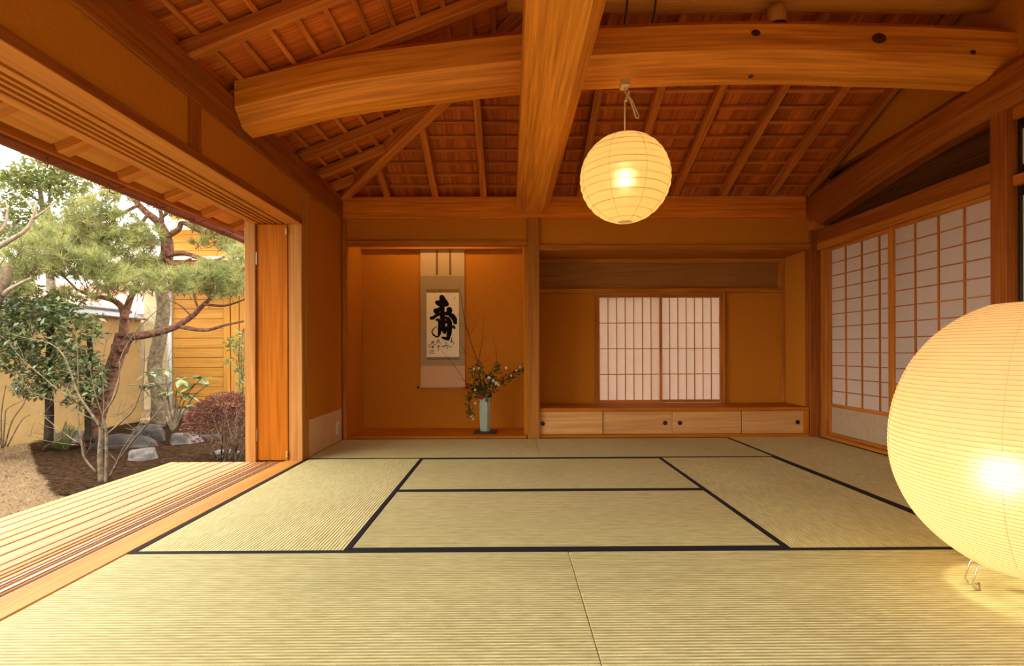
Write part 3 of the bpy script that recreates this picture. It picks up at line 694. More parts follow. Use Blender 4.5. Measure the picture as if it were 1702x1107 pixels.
def stroke(mb, pts, wds, off):
    L, Rr = [], []
    for i, p in enumerate(pts):
        a, b = pts[max(i - 1, 0)], pts[min(i + 1, len(pts) - 1)]
        dx_, dy_ = b[0] - a[0], b[1] - a[1]; l = math.hypot(dx_, dy_) or 1
        w_ = (wds[i] if hasattr(wds, '__len__') else wds) / 2
        L.append((p[0] - dy_ / l * w_, p[1] + dx_ / l * w_)); Rr.append((p[0] + dy_ / l * w_, p[1] - dx_ / l * w_))
    for i in range(len(pts) - 1): poly(mb, [L[i], L[i + 1], Rr[i + 1], Rr[i]], off)
ink = MB()
poly(ink, [(285, 105), (315, 92), (350, 105), (375, 150), (410, 195), (430, 235), (415, 265), (385, 275), (360, 275), (360, 372), (330, 392), (290, 392), (290, 275), (250, 258), (215, 225), (213, 195), (240, 178), (278, 180), (280, 130)], .004)
poly(ink, [(245, 300), (292, 268), (292, 340), (275, 385), (215, 388), (190, 355), (188, 320), (215, 298)], .0041)
poly(ink, [(392, 295), (430, 275), (465, 288), (480, 330), (468, 372), (420, 390), (355, 390), (355, 362), (388, 348)], .0042)
stroke(ink, [(135, 452), (180, 448), (230, 412), (290, 385), (360, 378), (430, 388), (480, 420), (515, 470), (528, 545)], [45, 55, 48, 40, 45, 60, 80, 80, 46], .0043)
stroke(ink, [(325, 370), (328, 440), (335, 520), (345, 600)], [85, 78, 75, 60], .0044)
stroke(ink, [(365, 430), (410, 460), (435, 520), (438, 600), (430, 690), (408, 790)], [30, 70, 82, 80, 78, 45], .0045)
stroke(ink, [(225, 480), (262, 470), (285, 520), (282, 600), (280, 690), (262, 742)], [30, 50, 46, 50, 52, 14], .0046)
stroke(ink, [(300, 525), (400, 505)], [45, 50], .0047)
stroke(ink, [(300, 620), (410, 612)], [70, 75], .0048)
stroke(ink, [(330, 655), (385, 670)], [40, 60], .00485)
stroke(ink, [(240, 580), (195, 608), (165, 655), (185, 705), (240, 738), (270, 725)], [10, 14, 18, 24, 28, 20], .0049)
stroke(ink, [(312, 745), (360, 758), (420, 770)], [24, 48, 55], .005)
poly(ink, [(475, 562), (500, 556), (520, 580), (530, 600), (515, 624), (482, 602)], .0051)
for s_ in ([(150, 828), (200, 812)], [(182, 795), (178, 830), (155, 850)], [(198, 812), (192, 855), (220, 860), (224, 848)], [(155, 886), (202, 878)], [(180, 865), (176, 915)], [(160, 906), (196, 904)],
           [(160, 950), (205, 940), (174, 965), (176, 990), (202, 995)], [(235, 805), (285, 795)], [(262, 768), (258, 810), (235, 842)], [(285, 795), (276, 830), (302, 834)], [(243, 886), (297, 876)], [(268, 860), (262, 945)],
           [(375, 815), (390, 850), (378, 862), (420, 875), (436, 893), (476, 888)], [(315, 888), (385, 870)], [(350, 870), (355, 905)], [(390, 870), (402, 900), (394, 930)], [(475, 745), (465, 780), (445, 812), (480, 800)], [(470, 780), (468, 832)], [(480, 800), (505, 835), (490, 855)]):
    stroke(ink, s_, 9, .0052)
ink.build('calligraphy', INK, sc_, fix=False, label='large black brush character with a column of small signs')
seal = MB()
for (x0, y0, x1, y1) in ((112, 855, 148, 905), (122, 940, 156, 1000)):
    stroke(seal, [(x0, y0), (x1, y0)], 5, .0045); stroke(seal, [(x0, y1), (x1, y1)], 5, .0045); stroke(seal, [(x0, y0), (x0, y1)], 5, .0045); stroke(seal, [(x1, y0), (x1, y1)], 5, .0045)
    stroke(seal, [((x0 + x1) / 2, y0), ((x0 + x1) / 2, y1)], 5, .0045); stroke(seal, [(x0, (y0 + y1) / 2), (x1, (y0 + y1) / 2)], 5, .0045)
stroke(seal, [(515, 125), (515, 170)], 9, .0045)
seal.build('red_seal', plain('seal_red', (.55, .10, .05), .8, .1), sc_, fix=False)

# ================================================================== flower vase
VY = 5.30; vb = at(806.5, 719, Y=VY)
bd = tag(MB().box(vb.x - .118, vb.x + .118, VY - .09, VY + .09, .023, .040, .003).build('vase_board', plain('dark_lacquer', (.02, .018, .016), .4, .4)), 'dark flat board under the celadon vase in the tokonoma', 'board')
va = thing('flower_vase', (vb.x, VY, .04), 'fluted pale celadon vase standing on a dark board', 'vase')
H = .345
MB().lathe([(.0001, .004), (.052, 0), (.054, .01), (.056, .06), (.062, .17), (.063, .26), (.058, .31), (.059, H), (.052, H), (.050, H - .03), (.048, .1), (.0001, .08)], (vb.x, VY, .04), 48,
           wob=lambda a, z: 1 - .13 * abs(math.cos(4 * a)) ** 1.6).build('vase_body', plain('celadon', (.36, .43, .33), .18, .5, var=.05, scale=6), va)
fw = thing('flower_arrangement', (vb.x, VY, .36), 'arrangement of bare twigs, green sprays, white and red flowers in the vase', 'flowers')
def fp(x, y, dy=0): return at(680 + x * 200 / 651, 400 + y * 340 / 1107, Y=VY + dy)
TW = plain('twig_bark', (.085, .035, .016), .8, .1, var=.2)
def twig(pts, r0, r1, name='twig', mat=TW, par=None, n=6):
    m = len(pts); return MB().tube(pts, [r0 + (r1 - r0) * i / (m - 1) for i in range(m)], n).build(name, mat, par or fw)
for pts, r0, r1, dy in (([(400, 880), (385, 760), (370, 650), (330, 540), (300, 430), (285, 330), (272, 250)], .006, .0018, .0), ([(375, 660), (395, 540), (408, 385)], .0035, .0012, .03), ([(335, 500), (360, 440), (385, 385)], .002, .001, .02),
                        ([(395, 850), (305, 765), (240, 670), (180, 600)], .004, .0012, -.03), ([(325, 500), (300, 465), (260, 445)], .002, .001, -.02), ([(305, 765), (258, 738)], .0018, .001, -.03), ([(310, 620), (285, 570), (278, 525)], .0018, .0008, -.02),
                        ([(372, 650), (320, 615), (265, 600)], .0018, .0008, 0), ([(395, 540), (440, 480)], .0016, .0008, .03), ([(470, 595), (450, 500)], .002, .001, .04), ([(410, 870), (440, 830), (500, 765), (560, 730), (630, 685)], .0045, .0015, .05),
                        ([(405, 860), (430, 780), (470, 700), (482, 665)], .003, .001, .02), ([(395, 870), (360, 760), (348, 690)], .003, .001, -.02), ([(398, 865), (340, 810), (322, 880), (335, 960)], .003, .001, -.05), ([(405, 860), (420, 780), (380, 690)], .003, .001, 0), ([(370, 660), (420, 650), (450, 630)], .0016, .0008, .02),
                        ([(470, 590), (474, 660), (450, 760), (410, 870)], .002, .0012, .04)):
    twig([fp(x, y, dy) for x, y in pts], r0, r1)
LEAFG = plain('spray_leaf', (.035, .085, .025), .5, .3, var=.5, scale=40, trans=.25)
lf = MB()
def leaf(mb, p, d, n, L, wd, fold=.25):
    d = d.normalized(); s = d.cross(n)
    if s.length < 1e-4: s = d.orthogonal()
    s.normalize(); up = s.cross(d)
    b = len(mb.v)
    mb.v += [tuple(p), tuple(p + d * L * .5 + s * wd + up * fold * wd), tuple(p + d * L), tuple(p + d * L * .5 - s * wd + up * fold * wd)]
    mb.f += [[b, b + 1, b + 2], [b, b + 2, b + 3]]; mb.sm += [False, False]
def rv(): 
    while True:
        q = Vector((R.uniform(-1, 1), R.uniform(-1, 1), R.uniform(-1, 1)))
        if .05 < q.length < 1: return q.normalized()
for path, cnt, dy, sp in (([(410, 870), (440, 830), (500, 765), (560, 730), (630, 685)], 130, .05, 14), ([(430, 780), (470, 700), (482, 665)], 60, .02, 16), ([(395, 870), (360, 760), (348, 690)], 60, -.02, 20), ([(340, 810), (322, 880), (335, 960)], 70, -.05, 16), ([(405, 860), (400, 780), (380, 690), (370, 700)], 90, 0, 34), ([(420, 720), (440, 760), (470, 770)], 60, .03, 22), ([(330, 790), (380, 800), (420, 800)], 110, -.02, 22)):
    for i in range(int(cnt * 1.5)):
        t_ = R.random() * (len(path) - 1); k = min(int(t_), len(path) - 2); t_ -= k
        a, b = path[k], path[k + 1]
        p = fp(a[0] + (b[0] - a[0]) * t_ + R.gauss(0, sp) * .6, a[1] + (b[1] - a[1]) * t_ + R.gauss(0, sp) * .6, dy + R.uniform(-.04, .04))
        leaf(lf, p, rv(), rv(), R.uniform(.022, .042), .0085)
lf.build('leaves', LEAFG, fw, kind='stuff', fix=False)
bl = MB(); leaf(bl, fp(418, 850, -.06), Vector((.25, -.2, -1)), Vector((0, -1, 0)), .055, .02); leaf(bl, fp(375, 850, -.06), Vector((-.6, -.3, .2)), Vector((0, -1, .4)), .05, .016)
bl.build('broad_leaf', LEAFG, fw, fix=False)
WFL = plain('white_petal', (.78, .74, .62), .6, .2, trans=.2); RFL = plain('red_petal', (.42, .012, .012), .5, .3, var=.2)
def flower(pos, r, mat, name, n=5):
    b = MB()
    for k in range(n):
        an = 2 * math.pi * k / n + R.random(); d = Vector((math.cos(an), -.35, math.sin(an)))
        leaf(b, pos, d, Vector((0, -1, 0)), r, r * .45, .3)
    for k in range(n):
        an = 2 * math.pi * (k + .5) / n; d = Vector((math.cos(an) * .5, -.8, math.sin(an) * .5))
        leaf(b, pos, d, Vector((0, 0, 1)), r * .8, r * .4, .3)
    b.build(name, mat, fw, fix=False)
for x, y, r in ((350, 695, .018), (377, 690, .015), (432, 742, .022), (455, 757, .02), (470, 772, .022), (483, 780, .016), (525, 688, .02), (600, 684, .014), (552, 730, .016), (357, 808, .016), (358, 880, .018), (335, 948, .02), (345, 963, .018), (580, 702, .012)):
    flower(fp(x, y, -.05), r, WFL, 'white_flower')
for x, y, r in ((387, 848, .026), (316, 782, .028)): flower(fp(x, y, -.06), r, RFL, 'red_flower', 6)

# ================================================================== garden ground
GZ = -.45
def gnd(x, y): return GZ + .03 * noise.noise(Vector((x * .7, y * .7, 0))) + .012 * noise.noise(Vector((x * 3, y * 3, 1)))
def gmesh(name, x0, x1, y0, y1, nx, ny, mat, label, dz=0.0, keep=None):
    V = []; F = []
    for j in range(ny + 1):
        for i in range(nx + 1):
            x, y = x0 + (x1 - x0) * i / nx, y0 + (y1 - y0) * j / ny; V.append((x, y, gnd(x, y) + dz + (.015 * noise.noise(Vector((x * 9, y * 9, 3))) if dz else 0)))
    for j in range(ny):
        for i in range(nx):
            if keep is None or keep(x0 + (x1 - x0) * (i + .5) / nx, y0 + (y1 - y0) * (j + .5) / ny):
                F.append((j * (nx + 1) + i, j * (nx + 1) + i + 1, (j + 1) * (nx + 1) + i + 1, (j + 1) * (nx + 1) + i))
    b = MB(); b.add(V, F, True); return b.build(name, mat, None, 'structure', label)
LAWN = plain('dry_lawn', (0.10, 0.066, 0.033), .95, .05, scale=55, bump=.5, col2=(0.20, 0.138, 0.078))
SOIL = plain('dark_soil', (0.012, 0.0065, 0.0036), .95, .0, scale=24, bump=1.0, col2=(0.050, 0.028, 0.016))
gmesh('ground', -30, 12, -8, 45, 60, 60, LAWN, 'straw-coloured dry lawn in the garden')
soil_e = [at(u, v, Z=GZ) for u, v in ((50, 742), (72, 738), (52, 758), (56, 772), (70, 790), (80, 806), (84, 822), (115, 829), (180, 850))]
def soil_x(y):
    pts = sorted(((p.y, p.x) for p in soil_e))
    if y <= pts[0][0]: return pts[0][1]
    for (a, p), (b, q) in zip(pts, pts[1:]):
        if y <= b: return p + (q - p) * (y - a) / (b - a)
    return -6.95
gmesh('soil_bed', -7.0, -1.9, 4.0, 9.9, 130, 150, SOIL, 'bare dark brown soil of the planting bed', .035, keep=lambda x, y: x > soil_x(y) + .06 * noise.noise(Vector((x * 4, y * 4, 7))) and x < -1.8)
bl = MB()
for i in range(9000):
    x, y = R.uniform(-6.9, -2.7), R.uniform(2.2, 7.3)
    if x > soil_x(y) - .02: continue
    leaf(bl, Vector((x, y, gnd(x, y) - .004)), Vector((R.gauss(0, .7), R.gauss(0, .7), .55)), rv(), R.uniform(.04, .085), .003, 0)
tag(bl.build('dry_grass', plain('dry_blade', (.17, .11, .055), .8, .1, col2=(.31, .215, .12), scale=12), fix=False), 'tangle of straw-coloured dry grass blades on the lawn', 'grass', None, 'stuff')

# ================================================================== garden wall and neighbouring buildings
gw = thing('garden_wall', (-7.1, 8, GZ), 'ochre plastered garden wall with a tiled coping at the far left', 'wall')
MB().box(-7.25, -7.05, 4.5, 9.8, GZ - .1, 1.50).build('wall_face', plain('ochre_plaster', (.39, .250, .100), .9, .1, var=.08, scale=5, bump=.05), gw)
TILE = plain('grey_tile', (.12, .11, .11), .5, .4, var=.3)
for k in range(23):
    y = 4.6 + .23 * k
    piece('coping_tile', (.40, .22, .03), (-7.08, y, 1.56), TILE, gw, Matrix.Rotation(.35, 4, 'Y'), .006)
bar('coping_ridge', -7.35, -7.2, 4.5, 9.8, 1.58, 1.68, TILE, gw, .02)
ORG = wood('siding', 'x', (0.42, 0.185, 0.025), (0.56, 0.28, 0.055), .6, .2, vary=.07)
ORGZ = wood('siding', 'z', (0.42, 0.185, 0.025), (0.56, 0.28, 0.055), .6, .2, vary=.07)
YN = 9.9
bn = thing('wooden_house', at(340, 693, Y=YN), 'orange board-clad house with white eaves behind the pines', 'building')
def nx_(u): return at(u, 580, Y=YN).x
def nz(v): return at(330, v, Y=YN).z
MB().box(nx_(238), nx_(290), YN + .02, YN + 3, nz(681), 2.6).build('cream_wall', plain('cream_wall', (.62, .52, .32), .9, .1, var=.05), bn)
MB().box(nx_(288), nx_(470), YN + .03, YN + 3, nz(676), 2.6).build('core', plain('core_wall', (.3, .17, .05)), bn)
v = 676
while v > 448:
    v2 = max(v - 16.2, 444)
    bar('siding_board', nx_(288), nx_(372), YN - .01, YN + .028, nz(v) + .006, nz(v2), ORG, bn, .006); v = v2
for a, b in ((372.5, 383), (385, 398), (399.5, 470)): bar('frame_board', nx_(a), nx_(b), YN - .03, YN + .028, nz(676), nz(444), ORGZ, bn, .006)
MB().tube([(nx_(284.5), YN - .05, nz(682)), (nx_(284.5), YN - .05, nz(444))], .04, 12).build('downpipe', plain('pipe_grey', (.62, .62, .62), .4, .4), bn)
bar('eave', nx_(232), nx_(480), YN - .6, YN + .4, nz(441.5), nz(436), plain('white_eave', (.8, .78, .72)), bn)
bar('eave_soffit', nx_(232), nx_(480), YN - .55, YN + .4, nz(452), nz(442), sugi('x'), bn)
v = 436
while v > 300:
    v2 = v - 14; bar('upper_siding', nx_(255), nx_(480), YN + .5, YN + .55, nz(v) + .006, nz(v2), ORG, bn, .006); v = v2
bar('upper_eave', nx_(240), nx_(480), YN - .1, YN + .6, nz(372), nz(368), plain('white_eave2', (.8, .78, .72)), bn)
bar('foundation', nx_(288), nx_(470), YN + .5, YN + .6, GZ - .1, nz(677), plain('crawlspace_shade', (.05, .04, .03)), bn)  # dark face: shade under the raised house is put into its colour
bar('stone_base', nx_(262), nx_(290), YN - .5, YN - .1, GZ - .05, nz(690), plain('base_stone', (.42, .32, .18), .8, .1, var=.15), bn, .02)
RED = plain('red_tile', (.55, .24, .18), .7, .2, var=.15, scale=20)
br = thing('red_roofed_house', (-12, 17, GZ), 'distant house with a faded red tiled roof seen through the pine needles', 'building')
MB().box(-17, -10, 17, 19.2, GZ, 2.3).build('house_wall', plain('far_wall', (.75, .70, .60)), br)
for r_ in range(7):
    for c_ in range(26):
        piece('roof_tile', (.30, .34, .05), (-17.2 + .29 * c_ + .0, 16.2 + .30 * r_, 2.15 + .17 * r_), RED, br, Matrix.Rotation(.5, 4, 'X'), .01)
bw_ = thing('white_house', (-19, 21, GZ), 'distant pale house with a grey shuttered window behind the evergreen', 'building')
MB().box(-24, -15.5, 20, 26, GZ, 5.6).build('house_wall', plain('white_wall', (.80, .77, .72), .8, .1), bw_)
for a in (-23.0, -19.4, -17.4):
    f = bar('window', a, a + 1.1, 19.93, 20.0, 2.6, 4.6, plain('shutter_%d' % (-a * 10), (.5, .48, .46), .6, .2), bw_)
    for j in range(10): bar('slat', a + .08, a + 1.02, 19.90, 19.93, 2.7 + .18 * j, 2.8 + .18 * j, WHITEPL, f, .004)
bar('roof', -24.4, -15.2, 19.5, 26.5, 5.6, 5.8, TILE, bw_, .03)
sd = thing('garden_shed', (-9.5, 11, GZ), 'low shed with a pale metal roof behind the garden wall', 'building')
MB().box(-11.8, -8.3, 11.5, 13, GZ, 1.55).build('shed_wall', plain('shed_wall', (.20, .14, .10)), sd)
slab([(-12, 11.0, 1.72), (-8.1, 11.0, 1.72), (-8.1, 13.2, 1.95), (-12, 13.2, 1.95)], .05, 'shed_roof', plain('pale_metal', (.66, .70, .74), .4, .4), sd)

# ================================================================== garden plants
BARK_P = plain('pine_bark', (0.060, 0.030, 0.020), .9, .05, scale=22, bump=.8, col2=(0.24, 0.120, 0.075))
BARK_G = plain('grey_bark', (0.075, 0.055, 0.034), .9, .05, scale=18, bump=.6, col2=(0.20, 0.155, 0.10))
BARK_L = plain('pale_bark', (0.15, 0.11, 0.075), .9, .05, scale=20, bump=.3, col2=(0.30, 0.235, 0.175))
NEEDLE = plain('pine_needle', (0.075, 0.095, 0.020), .55, .3, scale=4.0, col2=(0.34, 0.34, 0.11), trans=.3)
EVER = plain('evergreen_leaf', (0.030, 0.050, 0.014), .3, .5, scale=9.0, col2=(0.14, 0.17, 0.06), trans=.2)
EVER2 = plain('light_leaf', (0.085, 0.11, 0.022), .4, .4, scale=5.0, col2=(0.22, 0.23, 0.065), trans=.35)
GLOSS = plain('glossy_leaf', (0.10, 0.15, 0.05), .25, .5, scale=9.0, col2=(0.30, 0.36, 0.17), trans=.2)
def path(pts, Y, n=5, jit=.02):
    """smooth 3-D path through surveyed points; an entry may carry its own depth"""
    P = [at(p[0], p[1], Y=(p[2] if len(p) > 2 else Y)) for p in pts]
    out = []
    for i in range(len(P) - 1):
        p0, p1, p2, p3 = P[max(i - 1, 0)], P[i], P[i + 1], P[min(i + 2, len(P) - 1)]
        for j in range(n):
            t_ = j / n
            out.append(.5 * ((2 * p1) + (p2 - p0) * t_ + (2 * p0 - 5 * p1 + 4 * p2 - p3) * t_ ** 2 + (3 * p1 - p0 - 3 * p2 + p3) * t_ ** 3))
    out.append(P[-1]); return out
def limb(name, pts, Y, r0, r1, mat, par, n=7):
    P = path(pts, Y); m = len(P)
    return MB().tube(P, [r0 + (r1 - r0) * (i / (m - 1)) for i in range(m)], n).build(name, mat, par)
def tuft(mb, p, d, n=34, L=.145, wd=.0036):
    d = d.normalized()
    for i in range(n):
        q = (d * R.uniform(.25, 1.1) + rv() * .85).normalized()
        s = q.orthogonal().normalized(); s = (s * math.cos(i) + q.cross(s) * math.sin(i))
        l = L * R.uniform(.7, 1.15); b = len(mb.v); o = p + d * R.uniform(-.05, .03)
        mb.v += [tuple(o - s * wd), tuple(o + s * wd), tuple(o + q * l)]; mb.f.append([b, b + 1, b + 2]); mb.sm.append(False)
def pads(mb, tw, lst, Y, dens=1.0):
    for (u, v, ru, rv_, n, yo) in lst:
        for i in range(int(n * dens)):
            a = R.uniform(0, 2 * math.pi); r = math.sqrt(R.random())
            y = Y + yo + R.uniform(-.45, .45)
            p = at(u + ru * r * math.cos(a), v + rv_ * r * math.sin(a), Y=y)
            d = Vector((R.gauss(0, .5), R.gauss(0, .5), .6))
            tuft(mb, p, d, R.randint(22, 34))
            if R.random() < .4: tw.tube([p - d.normalized() * R.uniform(.08, .2) + rv() * .03, p], [.005, .002], 4)
# reddish pine leaning right over the bed
pn = thing('leaning_pine', at(150, 742, Y=7.0), 'reddish-barked pine leaning right over the soil bed', 'tree', 'pines in the garden')
limb('trunk', [(147, 745), (160, 700), (178, 640), (197, 585), (204, 555)], 7.0, .10, .085, BARK_P, pn, 10)
limb('trunk_stub', [(192, 610), (194, 585), (194, 572)], 6.98, .07, .06, BARK_P, pn, 10)
limb('branch', [(203, 585), (215, 562), (245, 556), (285, 546), (318, 527), (340, 505), (362, 486)], 6.95, .07, .018, BARK_P, pn)
limb('branch', [(300, 543), (340, 549), (372, 541), (405, 534, 6.7)], 6.9, .03, .012, BARK_P, pn)
limb('branch', [(340, 506), (375, 508), (410, 496, 6.6)], 6.9, .022, .008, BARK_P, pn)
limb('branch', [(204, 560), (206, 520), (190, 500), (150, 490), (128, 482)], 6.95, .06, .015, BARK_P, pn)
limb('branch', [(206, 530), (215, 500), (225, 480), (232, 462)], 6.9, .05, .02, BARK_P, pn)
limb('branch', [(330, 515), (322, 490), (320, 470)], 6.9, .016, .006, BARK_P, pn)
limb('branch', [(336, 508), (350, 490), (345, 465)], 6.9, .016, .006, BARK_P, pn)
limb('branch', [(320, 528), (300, 508), (275, 497)], 6.9, .014, .005, BARK_P, pn)
limb('branch', [(128, 482), (100, 455), (70, 440)], 6.8, .016, .006, BARK_P, pn)
nb, tb = MB(), MB()
pads(nb, tb, [(120, 440, 70, 22, 85, 0), (60, 425, 60, 28, 90, -.3), (170, 455, 50, 22, 55, 0), (215, 470, 45, 20, 55, 0), (300, 468, 60, 18, 70, -.1), (368, 470, 42, 24, 90, -.2), (395, 440, 18, 30, 30, -.3), (25, 465, 40, 30, 60, -.4), (140, 488, 50, 12, 30, 0), (80, 395, 40, 18, 40, -.1), (330, 450, 60, 14, 40, 0)], 6.8, 1.5)
nb.build('needles', NEEDLE, pn, kind='stuff', fix=False); tb.build('twigs', BARK_P, pn, kind='stuff')
# taller pine by the house
pt = thing('tall_pine', at(263, 706, Y=8.6), 'taller pine with a grey lower trunk in front of the board-clad house', 'tree', 'pines in the garden')
limb('trunk', [(262, 708), (264, 660), (257, 610), (266, 560), (272, 510), (266, 470), (270, 440)], 8.6, .115, .09, BARK_G, pt, 10)
limb('upper_trunk', [(268, 452), (277, 425), (277, 398), (268, 378), (262, 368), (240, 350), (218, 325), (205, 305)], 8.55, .11, .03, BARK_P, pt, 9)
limb('branch', [(268, 378), (268, 355), (258, 335)], 8.5, .045, .02, BARK_P, pt)
limb('branch', [(278, 392), (296, 382), (303, 370), (325, 382), (350, 390), (385, 385)], 8.5, .05, .015, BARK_P, pt)
limb('branch', [(277, 424), (305, 421), (330, 428), (355, 434), (385, 420), (392, 405)], 8.45, .045, .015, BARK_P, pt)
limb('branch', [(320, 426), (345, 434), (375, 434), (405, 422)], 8.4, .03, .012, BARK_P, pt)
limb('branch', [(277, 432), (290, 440), (318, 430)], 8.45, .035, .015, BARK_P, pt)
limb('branch', [(262, 368), (280, 352), (292, 340)], 8.5, .03, .012, BARK_P, pt)
limb('branch', [(232, 340), (190, 360), (140, 372), (110, 365)], 8.3, .03, .01, BARK_P, pt)
limb('branch', [(245, 358), (215, 395), (185, 410)], 8.3, .03, .01, BARK_P, pt)
nb, tb = MB(), MB()
pads(nb, tb, [(150, 350, 45, 22, 90, -.3), (110, 372, 45, 22, 70, -.3), (195, 372, 40, 22, 70, -.2), (205, 318, 40, 18, 70, 0), (240, 395, 30, 24, 70, -.2), (185, 405, 45, 22, 70, -.3), (310, 345, 40, 18, 80, 0), (350, 370, 40, 14, 60, 0), (385, 400, 20, 24, 60, -.2), (355, 400, 40, 10, 30, 0), (235, 440, 35, 22, 70, -.2), (270, 330, 35, 14, 50, 0), (150, 400, 40, 18, 50, -.2), (395, 370, 14, 14, 30, 0)], 8.4, 1.45)
nb.build('needles', NEEDLE, pt, kind='stuff', fix=False); tb.build('twigs', BARK_P, pt, kind='stuff')

def foliage(lst, Y, L, wd, droop=-.2, mb=None, dens=1.0):
    mb = mb or MB()
    for (u, v, ru, rv_, n, yo) in lst:
        for i in range(int(n * dens)):
            a = R.uniform(0, 2 * math.pi); r = R.random() ** .5
            p = at(u + ru * r * math.cos(a), v + rv_ * r * math.sin(a), Y=Y + yo + R.uniform(-.4, .4))
            d = rv(); d.z = d.z * .6 + droop
            leaf(mb, p, d, Vector((R.gauss(0, .4), R.gauss(0, .4), 1)), L * R.uniform(.7, 1.2), L * wd)
    return mb
ev = thing('camellia_tree', at(80, 730, Y=6.3), 'dark glossy evergreen with two thin trunks in front of the ochre wall', 'tree')
limb('trunk', [(80, 735), (82, 680), (80, 620), (84, 560), (82, 520)], 6.3, .05, .03, plain('dark_bark', (.03, .022, .014), .9, .05, var=.4, scale=20), ev)
limb('trunk', [(148, 735), (146, 680), (150, 600), (148, 560)], 6.5, .04, .028, plain('dark_bark2', (.03, .022, .014), .9, .05, var=.4, scale=20), ev)
limb('branch', [(82, 600), (95, 570), (110, 550)], 6.3, .02, .008, BARK_G, ev); limb('branch', [(80, 640), (50, 600), (30, 580)], 6.3, .02, .008, BARK_G, ev)
limb('branch', [(83, 560), (60, 530), (30, 515)], 6.3, .018, .007, BARK_G, ev); limb('branch', [(148, 640), (120, 620), (105, 605)], 6.4, .018, .007, BARK_G, ev)
fo = foliage([(70, 520, 40, 26, 420, 0), (25, 515, 30, 24, 260, 0), (110, 530, 26, 20, 220, 0), (30, 590, 42, 34, 520, 0), (95, 615, 35, 28, 420, 0), (55, 640, 35, 22, 260, 0), (150, 620, 26, 40, 420, .1), (10, 540, 24, 30, 200, 0), (60, 560, 40, 24, 200, 0), (120, 590, 30, 30, 200, 0), (150, 545, 24, 26, 160, 0), (40, 490, 45, 16, 200, .1), (110, 500, 40, 14, 140, .1), (20, 560, 26, 26, 200, -.1), (130, 660, 25, 20, 140, 0), (100, 570, 20, 20, 120, 0)], 6.3, .095, .2, dens=1.15)
fo.build('leaves', EVER, ev, kind='stuff', fix=False)
ub = thing('evergreen_tree', at(70, 560, Y=9.5), 'tall leafy evergreen with a pale forked trunk against the white sky', 'tree')
limb('trunk', [(95, 600), (85, 480), (78, 400), (70, 340), (62, 290)], 9.6, .09, .03, BARK_L, ub)
limb('branch', [(78, 400), (80, 360), (84, 300)], 9.5, .04, .015, BARK_L, ub); limb('branch', [(80, 420), (110, 380), (140, 350)], 9.5, .03, .01, BARK_L, ub)
fo = foliage([(60, 290, 60, 22, 620, 0), (110, 300, 50, 24, 560, 0), (25, 305, 45, 24, 420, 0), (30, 345, 50, 22, 420, 0), (120, 330, 40, 16, 260, 0), (90, 385, 60, 25, 520, 0), (25, 385, 45, 25, 420, 0), (150, 420, 40, 20, 260, 0), (130, 395, 30, 22, 220, 0), (75, 262, 40, 12, 120, 0)], 9.4, .13, .2, dens=1.15)
fo.build('leaves', EVER2, ub, kind='stuff', fix=False)
bt = thing('bare_tree', at(-30, 640, Y=5.9), 'stout bare tree reaching in from the left with pale pruned branches', 'tree')
limb('trunk', [(-46, 760), (-36, 600), (-12, 510), (6, 470), (14, 440)], 5.9, .085, .05, BARK_G, bt, 9)
limb('branch', [(5, 490), (20, 478), (52, 462)], 5.9, .03, .012, BARK_L, bt)
limb('branch', [(-20, 420), (15, 400), (45, 380), (58, 352), (60, 335)], 5.9, .032, .008, BARK_L, bt)
limb('branch', [(52, 365), (75, 350), (90, 335)], 5.9, .016, .005, BARK_L, bt); limb('branch', [(56, 350), (40, 330), (28, 318)], 5.9, .014, .004, BARK_L, bt)
limb('branch', [(-10, 395), (8, 375), (12, 350), (10, 335)], 5.9, .02, .006, BARK_L, bt); limb('branch', [(-5, 400), (-2, 370), (0, 340)], 5.9, .014, .006, BARK_L, bt)
# bare multi-stemmed shrub by the deck
bs_ = thing('bare_shrub', at(171, 803, Y=5.1), 'leafless multi-stemmed shrub growing beside the veranda deck', 'shrub')
stems = [([(168, 804), (166, 760), (168, 720), (166, 705)], .034, .026), ([(176, 804), (177, 760), (176, 715), (172, 690), (190, 660), (198, 630), (199, 600)], .022, .008), ([(166, 708), (150, 685), (130, 655), (118, 620), (105, 590), (85, 572), (60, 565), (35, 560)], .018, .004),
         ([(160, 785), (140, 760), (135, 730), (130, 690), (130, 640), (128, 570), (125, 548)], .014, .003), ([(178, 800), (195, 770), (215, 740), (245, 705), (270, 675), (278, 655)], .020, .006), ([(270, 675), (282, 640), (280, 600)], .007, .003), ([(180, 720), (205, 698), (222, 680), (235, 645), (240, 600), (240, 565)], .013, .004),
         ([(240, 600), (262, 575), (270, 545)], .006, .003), ([(130, 662), (100, 650), (70, 625), (40, 600), (22, 580)], .010, .003), ([(128, 735), (100, 715), (70, 690), (30, 660), (18, 640)], .009, .002), ([(165, 700), (140, 690), (100, 670), (60, 655), (25, 640)], .007, .002), ([(170, 690), (160, 660), (155, 640), (148, 600)], .008, .003),
         ([(175, 690), (195, 690), (230, 668), (262, 650), (290, 640)], .006, .002), ([(192, 775), (205, 745), (225, 715), (240, 690)], .010, .004), ([(172, 690), (172, 650), (170, 610), (176, 570), (185, 540)], .008, .003), ([(130, 740), (90, 735), (50, 725), (5, 700)], .005, .002), ([(142, 685), (120, 670), (85, 665), (50, 655)], .006, .002),
         ([(199, 600), (210, 575), (235, 540), (262, 515), (290, 490), (310, 470)], .008, .003), ([(240, 600), (225, 570), (222, 530)], .005, .002)]
for pts, a, b in stems: limb('stem', pts, 5.1 + R.uniform(-.05, .05), a * .72, b * .62, BARK_G, bs_, 6)
